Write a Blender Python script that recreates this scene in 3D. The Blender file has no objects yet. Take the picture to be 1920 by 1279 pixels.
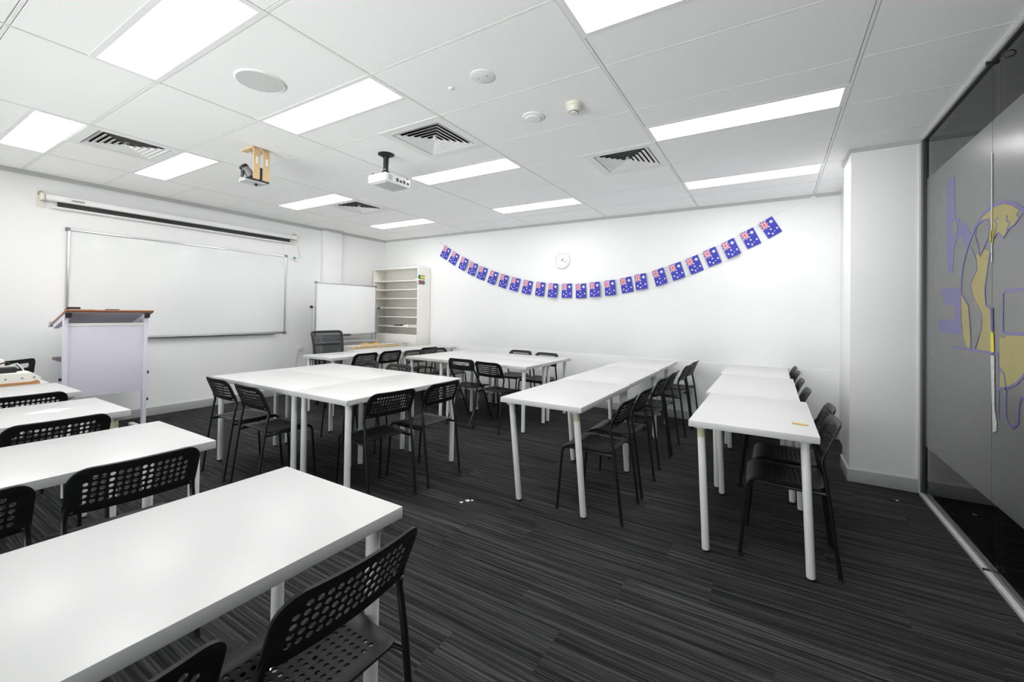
import bpy, bmesh, math, random
from mathutils import Vector, Matrix
random.seed(7)
PI = math.pi
SC = bpy.context.scene
COL = SC.collection

# ------------------------------------------------------------------ camera
cam_data = bpy.data.cameras.new('camera')
cam = bpy.data.objects.new('camera', cam_data)
COL.objects.link(cam)
cam_data.sensor_fit = 'HORIZONTAL'
cam_data.sensor_width = 36.0
cam_data.lens = 36.0 * 800.6 / 1920.0
cam_data.shift_y = -(639.5 - 578.36) / 1920.0
cam_data.clip_start = 0.02
CAM_H = 1.319
_R = (0.85306018, 0.52160096, 0.01485863)
_U = (-0.00719287, -0.01671818, 0.99983437)
_F = (-0.52176297, 0.85302576, 0.01050981)
cam.matrix_world = Matrix(((_R[0], _U[0], -_F[0], 0), (_R[1], _U[1], -_F[1], 0), (_R[2], _U[2], -_F[2], CAM_H), (0, 0, 0, 1)))
SC.camera = cam

# ------------------------------------------------------------------ world and exposure
w = bpy.data.worlds.new('world'); SC.world = w
w.use_nodes = True
w.node_tree.nodes['Background'].inputs[0].default_value = (0.5, 0.5, 0.5, 1)
w.node_tree.nodes['Background'].inputs[1].default_value = 0.1
SC.view_settings.view_transform = 'Standard'
SC.view_settings.look = 'None'
SC.view_settings.gamma = 1.0
SC.view_settings.exposure = 0.12
SC.view_settings.use_curve_mapping = False
LAMP = 13.5          # radiance of the ceiling panels
# fill lamps added behind the viewer: one level, one tilted up at the ceiling
def area(name, loc, rx, sx, sy, watts, col):
    d = bpy.data.lights.new(name, 'AREA'); d.shape = 'RECTANGLE'; d.size = sx; d.size_y = sy; d.energy = watts; d.color = col
    o = bpy.data.objects.new(name, d); COL.objects.link(o); o.location = loc; o.rotation_euler = (rx, 0, 0)
area('fill_front', (-2.75, -2.36, 1.30), math.pi / 2, 6.4, 2.3, 150.0, (0.985, 0.99, 1.0))
area('fill_upward', (-1.2, -5.4, -1.0), math.pi / 2 + 0.6, 9.0, 2.4, 1230.0, (1.0, 0.995, 0.985))
SC.cycles.max_bounces = 9
SC.cycles.diffuse_bounces = 5
SC.cycles.glossy_bounces = 4
SC.cycles.transparent_max_bounces = 8
SC.cycles.caustics_reflective = False
SC.cycles.caustics_refractive = False
SC.cycles.use_denoising = True
SC.cycles.use_adaptive_sampling = True
SC.cycles.adaptive_threshold = 0.06

# ------------------------------------------------------------------ room numbers (metres)
XL, XG, XE = -6.485, 0.972, 1.02      # left wall, glass plane, room edge
YB, YF = 5.82, -2.1                    # back wall, wall behind the camera
ZC = 2.695
COLS = [-6.818 + 1.2 * i for i in range(8)]
ROWS = [-2.529 + 0.6 * j for j in range(15)]

# ------------------------------------------------------------------ materials
def newmat(name):
    m = bpy.data.materials.new(name); m.use_nodes = True
    return m, m.node_tree.nodes, m.node_tree.links, m.node_tree.nodes['Principled BSDF']

def mat(name, col, rough=0.5, metal=0.0, var=0.0, scale=20.0, bump=0.0, spec=None, stretch=None):
    """Principled surface with a little procedural noise in colour and relief."""
    m, N, L, P = newmat(name)
    P.inputs['Roughness'].default_value = rough
    P.inputs['Metallic'].default_value = metal
    if spec is not None: P.inputs['Specular IOR Level'].default_value = spec
    tc = N.new('ShaderNodeTexCoord'); mp = N.new('ShaderNodeMapping')
    L.new(tc.outputs['Object'], mp.inputs[0])
    if stretch: mp.inputs['Scale'].default_value = stretch
    nz = N.new('ShaderNodeTexNoise'); nz.inputs['Scale'].default_value = scale; nz.inputs['Detail'].default_value = 4
    L.new(mp.outputs[0], nz.inputs['Vector'])
    rp = N.new('ShaderNodeValToRGB')
    a = [max(0, c * (1 - var)) for c in col]; b = [min(1, c * (1 + var)) for c in col]
    rp.color_ramp.elements[0].position = 0.3; rp.color_ramp.elements[1].position = 0.7
    rp.color_ramp.elements[0].color = (*a, 1); rp.color_ramp.elements[1].color = (*b, 1)
    L.new(nz.outputs['Fac'], rp.inputs[0]); L.new(rp.outputs[0], P.inputs['Base Color'])
    if bump:
        bp = N.new('ShaderNodeBump'); bp.inputs['Strength'].default_value = bump; bp.inputs['Distance'].default_value = 0.002
        L.new(nz.outputs['Fac'], bp.inputs['Height']); L.new(bp.outputs[0], P.inputs['Normal'])
    return m

M = {}
M['wall'] = mat('wall_paint', (0.84, 0.84, 0.845), 0.55, var=0.012, scale=1.3, bump=0.03)
M['pillar'] = mat('pillar_paint', (0.86, 0.855, 0.86), 0.5, var=0.01, scale=1.1)
M['base'] = mat('baseboard_grey', (0.40, 0.40, 0.405), 0.45, var=0.03, scale=9)
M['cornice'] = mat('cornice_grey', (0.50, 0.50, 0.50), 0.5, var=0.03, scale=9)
M['grille'] = mat('speaker_grille', (0.62, 0.62, 0.62), 0.7, var=0.08, scale=900)
M['gridbar'] = mat('ceiling_grid_white', (0.84, 0.84, 0.84), 0.5, var=0.01)
M['plenum'] = mat('plenum_dark', (0.02, 0.02, 0.02), 0.9, var=0.1)
M['table'] = mat('table_white_laminate', (0.575, 0.575, 0.575), 0.32, var=0.01, scale=3)
M['leg'] = mat('table_leg_white_steel', (0.86, 0.86, 0.85), 0.35, var=0.01, scale=6)
M['sticker'] = mat('old_sticker', (0.62, 0.60, 0.42), 0.7, var=0.12, scale=60)
M['chair'] = mat('black_plastic', (0.009, 0.009, 0.010), 0.42, var=0.15, scale=200, bump=0.05, spec=0.32)
M['tube'] = mat('black_steel_tube', (0.006, 0.006, 0.0065), 0.35, var=0.1, scale=40)
M['rubber'] = mat('black_rubber', (0.008, 0.008, 0.008), 0.7, var=0.1)
M['chrome'] = mat('chrome', (0.75, 0.75, 0.75), 0.2, 1.0, var=0.03)
M['alu'] = mat('aluminium', (0.62, 0.62, 0.63), 0.32, 1.0, var=0.04, scale=30)
M['alud'] = mat('dark_aluminium', (0.10, 0.10, 0.105), 0.35, 0.8, var=0.06, scale=30)
M['aluw'] = mat('satin_aluminium_paint', (0.62, 0.62, 0.62), 0.35, 0.0, var=0.05, scale=30)
M['board'] = mat('whiteboard_enamel', (0.80, 0.81, 0.81), 0.11, var=0.015, scale=2.2)
M['cream'] = mat('cream_laminate', (0.86, 0.845, 0.79), 0.4, var=0.012, scale=4)
M['lav'] = mat('lavender_white_paint', (0.70, 0.68, 0.78), 0.45, var=0.012, scale=4)
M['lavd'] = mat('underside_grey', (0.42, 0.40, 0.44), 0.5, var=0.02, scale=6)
M['brown'] = mat('brown_wood_edge', (0.30, 0.12, 0.055), 0.45, var=0.2, scale=8, stretch=(1, 12, 12))
M['dbrown'] = mat('dark_brown_board', (0.12, 0.08, 0.065), 0.5, var=0.2, scale=8, stretch=(1, 12, 12))
M['pine'] = mat('pine_wood', (0.52, 0.40, 0.22), 0.55, var=0.14, scale=10, stretch=(12, 12, 1.2))
M['ply'] = mat('birch_ply', (0.66, 0.47, 0.26), 0.5, var=0.10, scale=9, stretch=(14, 14, 1))
M['plydark'] = mat('ply_cut_edge', (0.30, 0.21, 0.12), 0.6, var=0.2, scale=60)
M['orange'] = mat('orange_wood', (0.52, 0.24, 0.09), 0.5, var=0.15, scale=8, stretch=(12, 1, 12))
M['white'] = mat('white_plastic', (0.82, 0.82, 0.82), 0.4, var=0.01)
M['offwhite'] = mat('offwhite_plastic', (0.74, 0.72, 0.64), 0.4, var=0.02)
M['lgrey'] = mat('light_grey_plastic', (0.50, 0.50, 0.51), 0.4, var=0.02)
M['grey'] = mat('grey_plastic', (0.22, 0.21, 0.22), 0.4, var=0.03)
M['black'] = mat('black_matt', (0.010, 0.010, 0.011), 0.5, var=0.1)
M['charcoal'] = mat('charcoal_plastic', (0.014, 0.0145, 0.016), 0.5, var=0.06, scale=60)
M['blue'] = mat('flag_blue_paper', (0.035, 0.04, 0.42), 0.6, var=0.06, scale=30)
M['red'] = mat('flag_red_paper', (0.75, 0.03, 0.05), 0.6, var=0.04, scale=30)
M['fwhite'] = mat('flag_white_paper', (0.82, 0.84, 0.88), 0.6, var=0.01, scale=30)
M['yellow'] = mat('yellow_card', (0.78, 0.62, 0.07), 0.6, var=0.05)
M['green'] = mat('green_card', (0.02, 0.20, 0.11), 0.6, var=0.05)
M['crimson'] = mat('crimson_card', (0.55, 0.04, 0.10), 0.6, var=0.05)
M['teal'] = mat('teal_display', (0.10, 0.32, 0.38), 0.3, var=0.05)
M['pink'] = mat('pale_pink_paper', (0.75, 0.45, 0.40), 0.6, var=0.05)
M['paper'] = mat('white_paper', (0.82, 0.81, 0.78), 0.7, var=0.02)
M['ptan'] = mat('tan_board', (0.45, 0.36, 0.22), 0.6, var=0.1, scale=30)
M['yellowwood'] = mat('yellow_wood', (0.70, 0.42, 0.08), 0.5, var=0.12, scale=20)
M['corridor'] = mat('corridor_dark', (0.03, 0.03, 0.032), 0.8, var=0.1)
M['f_purple'] = mat('film_purple_print', (0.085, 0.075, 0.23), 0.26, var=0.03, scale=8)
M['f_yellow'] = mat('film_yellow_print', (0.25, 0.21, 0.03), 0.26, var=0.04, scale=8)
M['f_grey'] = mat('film_frost_grey', (0.11, 0.11, 0.112), 0.26, var=0.03, scale=5)
M['navy'] = mat('navy_vinyl', (0.03, 0.03, 0.22), 0.4, var=0.05)
M['vivid'] = mat('vivid_yellow_vinyl', (0.62, 0.52, 0.01), 0.4, var=0.05)
M['tape'] = mat('peeling_clear_tape', (0.45, 0.45, 0.46), 0.3, var=0.25, scale=40)

# ceiling tile: fine pin-holed mineral board
m, N, L, P = newmat('ceiling_tile_board')
P.inputs['Roughness'].default_value = 0.8
tc = N.new('ShaderNodeTexCoord'); oi = N.new('ShaderNodeObjectInfo')
vo = N.new('ShaderNodeTexVoronoi'); vo.inputs['Scale'].default_value = 70
L.new(tc.outputs['Object'], vo.inputs['Vector'])
rp = N.new('ShaderNodeValToRGB')
rp.color_ramp.elements[0].position = 0.05; rp.color_ramp.elements[0].color = (0.66, 0.66, 0.66, 1)
rp.color_ramp.elements[1].position = 0.14; rp.color_ramp.elements[1].color = (0.92, 0.92, 0.92, 1)
L.new(vo.outputs['Distance'], rp.inputs[0])
nz = N.new('ShaderNodeTexNoise'); nz.inputs['Scale'].default_value = 5; L.new(tc.outputs['Object'], nz.inputs['Vector'])
mx = N.new('ShaderNodeMix'); mx.data_type = 'RGBA'; mx.inputs[7].default_value = (0.92, 0.92, 0.92, 1)
th = N.new('ShaderNodeMath'); th.operation = 'GREATER_THAN'; th.inputs[1].default_value = 0.52
L.new(nz.outputs['Fac'], th.inputs[0]); L.new(th.outputs[0], mx.inputs[0]); L.new(rp.outputs[0], mx.inputs[6])
L.new(mx.outputs[2], P.inputs['Base Color'])
M['tile'] = m

# carpet: dark planks with fine lines along their length, each plank its own draw of the pattern
m, N, L, P = newmat('carpet_plank_charcoal')
P.inputs['Roughness'].default_value = 0.95; P.inputs['Specular IOR Level'].default_value = 0.15
tc = N.new('ShaderNodeTexCoord'); oi = N.new('ShaderNodeObjectInfo')
mp = N.new('ShaderNodeMapping'); mp.inputs['Scale'].default_value = (1.3, 88, 1)
L.new(tc.outputs['Object'], mp.inputs[0])
cb = N.new('ShaderNodeCombineXYZ'); mu = N.new('ShaderNodeMath'); mu.operation = 'MULTIPLY'; mu.inputs[1].default_value = 97
L.new(oi.outputs['Random'], mu.inputs[0]); L.new(mu.outputs[0], cb.inputs[2]); L.new(cb.outputs[0], mp.inputs['Location'])
n1 = N.new('ShaderNodeTexNoise'); n1.inputs['Scale'].default_value = 1.0; n1.inputs['Detail'].default_value = 3; n1.inputs['Roughness'].default_value = 0.65
L.new(mp.outputs[0], n1.inputs['Vector'])
n2 = N.new('ShaderNodeTexNoise'); n2.inputs['Scale'].default_value = 420; n2.inputs['Detail'].default_value = 2
L.new(tc.outputs['Object'], n2.inputs['Vector'])
rp = N.new('ShaderNodeValToRGB')
e = rp.color_ramp.elements
e[0].position = 0.36; e[0].color = (0.009, 0.009, 0.0095, 1)
e[1].position = 0.66; e[1].color = (0.064, 0.064, 0.065, 1)
k = rp.color_ramp.elements.new(0.5); k.color = (0.026, 0.026, 0.0265, 1)
L.new(n1.outputs['Fac'], rp.inputs[0])
mx = N.new('ShaderNodeMix'); mx.data_type = 'RGBA'; mx.blend_type = 'MULTIPLY'; mx.inputs[0].default_value = 1
r2 = N.new('ShaderNodeValToRGB'); r2.color_ramp.elements[0].position = 0.3; r2.color_ramp.elements[1].position = 0.72
r2.color_ramp.elements[0].color = (0.35, 0.35, 0.35, 1); r2.color_ramp.elements[1].color = (1.7, 1.7, 1.7, 1)
L.new(n2.outputs['Fac'], r2.inputs[0]); L.new(rp.outputs[0], mx.inputs[6]); L.new(r2.outputs[0], mx.inputs[7])
ml = N.new('ShaderNodeMapRange'); ml.inputs[3].default_value = 0.86; ml.inputs[4].default_value = 1.12
L.new(oi.outputs['Random'], ml.inputs[0])
m2 = N.new('ShaderNodeVectorMath'); m2.operation = 'SCALE'; L.new(mx.outputs[2], m2.inputs[0]); L.new(ml.outputs[0], m2.inputs['Scale'])
L.new(m2.outputs[0], P.inputs['Base Color'])
bu = N.new('ShaderNodeBump'); bu.inputs['Strength'].default_value = 0.5; bu.inputs['Distance'].default_value = 0.004
L.new(n1.outputs['Fac'], bu.inputs['Height']); L.new(bu.outputs[0], P.inputs['Normal'])
M['carpet'] = m

# lamp diffuser
m, N, L, P = newmat('lamp_diffuser_glow')
P.inputs['Base Color'].default_value = (0.9, 0.9, 0.9, 1)
P.inputs['Emission Color'].default_value = (1.0, 0.995, 0.985, 1)
P.inputs['Emission Strength'].default_value = LAMP
M['glow'] = m

# clear pane: mirror-like at a glancing view, see-through head on
m, N, L, P = newmat('clear_glass')
N.remove(P)
out = N['Material Output']; tr = N.new('ShaderNodeBsdfTransparent'); gl = N.new('ShaderNodeBsdfGlossy'); gl.inputs['Roughness'].default_value = 0.0
tr.inputs[0].default_value = (0.86, 0.88, 0.87, 1); gl.inputs[0].default_value = (0.8, 0.8, 0.8, 1)
fr = N.new('ShaderNodeFresnel'); fr.inputs[0].default_value = 1.5
ms = N.new('ShaderNodeMixShader'); L.new(fr.outputs[0], ms.inputs[0]); L.new(tr.outputs[0], ms.inputs[1]); L.new(gl.outputs[0], ms.inputs[2])
L.new(ms.outputs[0], out.inputs[0])
M['glass'] = m

# open mesh of the office chair back
m, N, L, P = newmat('chair_mesh_weave')
P.inputs['Base Color'].default_value = (0.012, 0.0125, 0.015, 1); P.inputs['Roughness'].default_value = 0.8
out = N['Material Output']; tr = N.new('ShaderNodeBsdfTransparent'); ms = N.new('ShaderNodeMixShader')
tc = N.new('ShaderNodeTexCoord'); ck = N.new('ShaderNodeTexChecker'); ck.inputs['Scale'].default_value = 330
L.new(tc.outputs['Object'], ck.inputs['Vector'])
ms.inputs[0].default_value = 0.78
L.new(tr.outputs[0], ms.inputs[1]); L.new(P.outputs[0], ms.inputs[2]); L.new(ms.outputs[0], out.inputs[0])
M['mesh'] = m

# ------------------------------------------------------------------ mesh helpers
class MB:
    def __init__(s): s.v = []; s.f = []; s.m = []
    def vert(s, p): s.v.append(tuple(p)); return len(s.v) - 1
    def face(s, idx, mi=0): s.f.append(tuple(idx)); s.m.append(mi)
    def box(s, x0, x1, y0, y1, z0, z1, mi=0, bev=0.0):
        if bev <= 0:
            b = len(s.v)
            s.v += [(x, y, z) for z in (z0, z1) for y in (y0, y1) for x in (x0, x1)]
            for q in ((0, 2, 3, 1), (4, 5, 7, 6), (0, 1, 5, 4), (2, 6, 7, 3), (0, 4, 6, 2), (1, 3, 7, 5)): s.face([b + i for i in q], mi)
            return s
        bm = bmesh.new(); bmesh.ops.create_cube(bm, size=1)
        for vv in bm.verts: vv.co = Vector(((x0 + x1) / 2 + vv.co.x * (x1 - x0), (y0 + y1) / 2 + vv.co.y * (y1 - y0), (z0 + z1) / 2 + vv.co.z * (z1 - z0)))
        bmesh.ops.bevel(bm, geom=list(bm.edges), offset=bev, segments=2, affect='EDGES', profile=0.6)
        b = len(s.v); s.v += [tuple(q.co) for q in bm.verts]; bm.verts.index_update()
        for f in bm.faces: s.face([b + q.index for q in f.verts], mi)
        bm.free(); return s
    def tube(s, pts, r, n=8, mi=0, cap=True, closed=False):
        pts = [Vector(p) for p in pts]; rr = r if isinstance(r, (list, tuple)) else [r] * len(pts)
        rings = []; up = None; K = len(pts)
        for i, p in enumerate(pts):
            if closed: t = (pts[(i + 1) % K] - pts[i - 1])
            else: t = (pts[min(i + 1, K - 1)] - pts[max(i - 1, 0)])
            t.normalize()
            if up is None: up = Vector((1, 0, 0)) if abs(t.x) < 0.9 else Vector((0, 1, 0))
            a = (up - t * up.dot(t)).normalized(); up = a; c = t.cross(a)
            rings.append([s.vert(p + (a * math.cos(2 * PI * k / n) + c * math.sin(2 * PI * k / n)) * rr[i]) for k in range(n)])
        for i in range(K if closed else K - 1):
            A, B = rings[i], rings[(i + 1) % K]
            for k in range(n): s.face((A[k], A[(k + 1) % n], B[(k + 1) % n], B[k]), mi)
        if cap and not closed: s.face(rings[0][::-1], mi); s.face(rings[-1], mi)
        return s
    def lathe(s, prof, n=24, mi=0, c=(0, 0, 0), axis='Z'):
        rings = []
        for r, h in prof:
            R = []
            for k in range(n):
                a = 2 * PI * k / n
                p = {'Z': (r * math.cos(a), r * math.sin(a), h), 'Y': (r * math.cos(a), h, r * math.sin(a)), 'X': (h, r * math.cos(a), r * math.sin(a))}[axis]
                R.append(s.vert((p[0] + c[0], p[1] + c[1], p[2] + c[2])))
            rings.append(R)
        for A, B in zip(rings, rings[1:]):
            for k in range(n): s.face((A[k], A[(k + 1) % n], B[(k + 1) % n], B[k]), mi)
        s.face(rings[0][::-1], mi); s.face(rings[-1], mi)
        return s
    def prism(s, poly, f0, f1, mi=0):
        """poly: 2-D points; f0/f1 map a 2-D point to the two faces."""
        A = [s.vert(f0(p)) for p in poly]; B = [s.vert(f1(p)) for p in poly]; n = len(poly)
        s.face(A[::-1], mi); s.face(B, mi)
        for i in range(n): s.face((A[i], A[(i + 1) % n], B[(i + 1) % n], B[i]), mi)
        return s
    def mesh(s, name, mats, smooth=35):
        me = bpy.data.meshes.new(name)
        me.from_pydata(s.v, [], s.f)
        for q in (mats if isinstance(mats, (list, tuple)) else [mats]): me.materials.append(M[q])
        me.polygons.foreach_set('material_index', s.m)
        bm = bmesh.new(); bm.from_mesh(me); bmesh.ops.recalc_face_normals(bm, faces=list(bm.faces)); bm.to_mesh(me); bm.free()
        if smooth:
            me.polygons.foreach_set('use_smooth', [True] * len(me.polygons))
            me.set_sharp_from_angle(angle=math.radians(smooth))
        me.update(); return me
    def build(s, name, mats, parent=None, smooth=35, label=None):
        o = bpy.data.objects.new(name, s.mesh(name, mats, smooth)); COL.objects.link(o)
        if parent: o.parent = parent
        if label: o['label'] = label
        return o

def thing(name, label, cat, loc=(0, 0, 0), rz=0.0, group=None):
    o = bpy.data.objects.new(name, None); COL.objects.link(o); o.empty_display_size = 0.1
    o.location = loc; o.rotation_euler = (0, 0, rz); o['label'] = label; o['category'] = cat
    if group: o['group'] = group
    return o
def tag(o, label, cat, group=None):
    o['label'] = label; o['category'] = cat
    if group: o['group'] = group
    return o
def struct(o, label=None):
    o['kind'] = 'structure'
    if label: o['label'] = label
    return o
def inst(name, mesh, parent, loc=(0, 0, 0), rot=(0, 0, 0)):
    o = bpy.data.objects.new(name, mesh); COL.objects.link(o); o.parent = parent; o.location = loc; o.rotation_euler = rot
    return o
def copy_tree(o, parent=None):
    c = o.copy(); COL.objects.link(c); c.parent = parent
    for ch in list(o.children): copy_tree(ch, c)
    return c
def arc(c, r, a0, a1, n, f):
    return [f(c[0] + r * math.cos(a0 + (a1 - a0) * i / n), c[1] + r * math.sin(a0 + (a1 - a0) * i / n)) for i in range(n + 1)]
def box(name, mats, parent, x0, x1, y0, y1, z0, z1, bev=0.0, label=None):
    return MB().box(x0, x1, y0, y1, z0, z1, 0, bev).build(name, mats, parent, label=label)

# ================================================================== the setting
floor = struct(box('floor', 'plenum', None, XL, XE, YF, YB, -0.12, -0.006), 'charcoal striped carpet-tile floor')
PW, PL = 0.25, 1.0
plank_cache = {}
r = 0; y = YF
while y < YB - 1e-6:
    y1 = min(y + PW, YB); x = XL - (0.5 if r % 2 else 0.0) - 0.13 * (r % 3)
    while x < XE:
        a, b = max(x, XL), min(x + PL, XE)
        if b - a > 0.01:
            key = (round(b - a, 3), round(y1 - y, 3))
            if key not in plank_cache:
                hx, hy = (b - a) / 2, (y1 - y) / 2
                plank_cache[key] = MB().box(-hx, hx, -hy, hy, -0.006, 0.0).mesh('carpet_tile', 'carpet', 0)
            inst('carpet_tile', plank_cache[key], floor, ((a + b) / 2, (y + y1) / 2, 0))
        x += PL
    y += PW; r += 1

wl = struct(box('wall_left', 'wall', None, XL - 0.15, XL, YF - 0.15, YB + 0.15, 0, 2.95), 'white painted wall behind the whiteboard')
box('pilaster', 'wall', wl, XL, XL + 0.06, 4.445, 4.79, 0, ZC, 0.002)
wb = struct(box('wall_back', 'wall', None, XL - 0.15, 1.2, YB, YB + 0.15, 0, 2.95), 'white painted back wall hung with flag bunting')
# unseen wall behind the viewer, with windows added to let fill light in
wf = struct(box('wall_front', 'wall', None, XL - 0.15, 1.2, YF - 0.15, YF, 0, 0.10), 'white wall behind the viewer with added windows')
box('wall_head', 'wall', wf, XL - 0.15, 1.2, YF - 0.15, YF, 2.55, 2.95)
box('wall_end', 'wall', wf, XL - 0.15, -6.0, YF - 0.15, YF, 0.10, 2.55)
box('wall_end', 'wall', wf, 0.5, 1.2, YF - 0.15, YF, 0.10, 2.55)
w2 = bpy.data.objects.new('added_window', None); COL.objects.link(w2); w2.location = (-2.75, YF - 0.06, 0.10)
struct(w2, 'added row of white framed windows behind the viewer, for fill light')
for k in range(6): box('mullion', 'white', w2, -3.25 + 1.3 * k - 0.03, -3.25 + 1.3 * k + 0.03, -0.04, 0.04, 0.0, 2.45, 0.003)
for z in (0.0, 2.40): box('frame_rail', 'white', w2, -3.25, 3.25, -0.04, 0.04, z, z + 0.05, 0.003)
for k in range(5): box('pane', 'glass', w2, -3.22 + 1.3 * k, -1.98 + 1.3 * k, -0.004, 0.004, 0.05, 2.40)
wr = struct(box('wall_right', 'pillar', None, 0.534, 1.03, 4.40, 4.80, 0, 2.95, 0.003), 'white pillar at the end of the glass partition')
box('return_wall', 'wall', wr, 0.62, 1.03, 4.80, YB, 0, 2.95)
BH, BT = 0.10, 0.014
bl = struct(box('baseboard_left', 'base', None, XL, XL + BT, YF, 4.445, 0, BH, 0.002), 'grey skirting under the whiteboard wall')
box('pilaster_skirting', 'base', bl, XL, XL + 0.06 + BT, 4.445 - BT, 4.79 + BT, 0, BH, 0.002)
struct(box('baseboard_back', 'base', None, XL + 0.1, 0.62, YB - BT, YB, 0, BH, 0.002), 'grey skirting along the back wall')
br = struct(box('baseboard_right', 'base', None, 0.534 - BT, 0.944, 4.40 - BT, 4.40, 0, BH, 0.002), 'grey skirting round the white pillar')
box('skirting_return', 'base', br, 0.534 - BT, 0.534, 4.40, 4.81, 0, BH, 0.002)
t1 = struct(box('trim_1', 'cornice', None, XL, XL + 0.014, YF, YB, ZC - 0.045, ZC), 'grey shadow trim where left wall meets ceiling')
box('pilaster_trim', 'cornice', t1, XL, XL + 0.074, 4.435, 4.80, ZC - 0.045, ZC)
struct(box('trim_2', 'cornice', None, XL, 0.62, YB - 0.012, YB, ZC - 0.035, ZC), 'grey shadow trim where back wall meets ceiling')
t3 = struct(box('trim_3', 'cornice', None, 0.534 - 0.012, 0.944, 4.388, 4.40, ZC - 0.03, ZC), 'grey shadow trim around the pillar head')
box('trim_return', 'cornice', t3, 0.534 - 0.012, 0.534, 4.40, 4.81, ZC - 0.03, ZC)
struct(box('trim_4', 'wall', None, -5.25, 0.62, YB - 0.007, YB, BH, 0.745, 0.002), 'low dado panel along the back wall')

# ------------------------------------------------------------------ ceiling: dark void, white grid bars, one object for each tile
ceil = struct(box('ceiling', 'plenum', None, XL, 1.2, YF, YB, 2.86, 2.95), 'suspended ceiling of white mineral tiles')
LX = [(-5.618, -4.418), (-3.218, -2.018), (-0.818, 0.382)]
LY = [0.771, 1.671, 3.171, 4.671]
LIGHTS = [(a, b, y) for (a, b) in LX for y in LY]
VENTS = [(-5.018, 1.071), (-2.618, 2.271), (-1.418, 3.471), (-5.018, 3.471)]
SLOT = {(3, 12), (4, 12)}          # tiles that sit short and leave a dark slot
tile_cache = {}
def tile(x0, x1, y0, y1, dz=0.0):
    g = 0.0105
    key = (round(x1 - x0, 3), round(y1 - y0, 3)); hx, hy = (x1 - x0) / 2 - g, (y1 - y0) / 2 - g
    if key not in tile_cache: tile_cache[key] = MB().box(-hx, hx, -hy, hy, 0, 0.015, 0, 0.002).mesh('ceiling_tile', 'tile', 0)
    inst('ceiling_tile', tile_cache[key], ceil, ((x0 + x1) / 2, (y0 + y1) / 2, ZC + dz))
def sub(rects, hole):
    out = []
    for a, b, c, d in rects:
        h0, h1, h2, h3 = hole
        if h0 >= b - 0.01 or h1 <= a + 0.01 or h2 >= d - 0.01 or h3 <= c + 0.01: out.append((a, b, c, d)); continue
        if h2 > c + 0.01: out.append((a, b, c, h2))
        if h3 < d - 0.01: out.append((a, b, h3, d))
        lo, hi = max(c, h2), min(d, h3)
        if h0 > a + 0.01: out.append((a, h0, lo, hi))
        if h1 < b - 0.01: out.append((h1, b, lo, hi))
    return out
for i in range(7):
    for j in range(14):
        x0, x1 = max(COLS[i], XL), min(COLS[i + 1], XE); y0, y1 = max(ROWS[j], YF), min(ROWS[j + 1], YB)
        if x1 - x0 < 0.02 or y1 - y0 < 0.02: continue
        rects = [(x0, x1, y0, y1)]
        for a, b, ly in LIGHTS: rects = sub(rects, (a, b, ly, ly + 0.3))
        for vx, vy in VENTS: rects = sub(rects, (vx, vx + 0.6, vy, vy + 0.6))
        for q in rects:
            a, b, c, d = q
            if (i, j) in SLOT and c > 4.9: d -= 0.012
            tile(a, b, c, d)
for i in range(1, 7):
    if XL < COLS[i] < XE: box('grid_bar', 'gridbar', ceil, COLS[i] - 0.0075, COLS[i] + 0.0075, YF, YB, ZC - 0.0015, ZC + 0.03)
for j in range(1, 14):
    for i in range(7):
        x0, x1 = max(COLS[i], XL) + 0.012, min(COLS[i + 1], XE) - 0.012
        if YF < ROWS[j] < YB:
            sl = (i, j - 1) in SLOT
            box('grid_bar', 'gridbar', ceil, x0, x1, ROWS[j] - (0.004 if sl else 0.0075), ROWS[j] + 0.0075, ZC - 0.001, ZC + 0.03)

# ------------------------------------------------------------------ glass partition with a band of frosted film
gw = bpy.data.objects.new('window_1', None); COL.objects.link(gw); gw.location = (XG, 0, 0)
struct(gw, 'frosted glass partition with purple and yellow globe print')
JO = [4.338, 3.196, 1.98, 0.76, -0.46, -1.68, YF]
for k in range(len(JO) - 1):
    a, b = JO[k + 1] + 0.0012, JO[k] - 0.0012
    pn = box('pane', 'glass', gw, 0.0, 0.010, a, b, 0.03, ZC - 0.03)
    box('frosted_film', 'f_grey', pn, -0.0012, -0.0002, a + 0.001, b - 0.001 if k else b - 0.022, 0.379, 2.36)
def film_poly(name, poly, m, d):
    MB().prism(poly, lambda p: (-d, p[0], p[1]), lambda p: (-d + 0.0008, p[0], p[1])).build(name, m, gw, smooth=0)
def film_line(name, pts, wd, m, d):
    pts = [Vector((p[0], p[1])) for p in pts]; L_, R_ = [], []
    for i, p in enumerate(pts):
        t = (pts[min(i + 1, len(pts) - 1)] - pts[max(i - 1, 0)]).normalized(); nn = Vector((-t.y, t.x)) * wd / 2
        L_.append(p + nn); R_.append(p - nn)
    mb = MB()
    for i in range(len(pts) - 1):
        mb.prism([L_[i], L_[i + 1], R_[i + 1], R_[i]], lambda p: (-d, p[0], p[1]), lambda p: (-d + 0.0006, p[0], p[1]))
    mb.build(name, m, gw, smooth=0)
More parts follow.
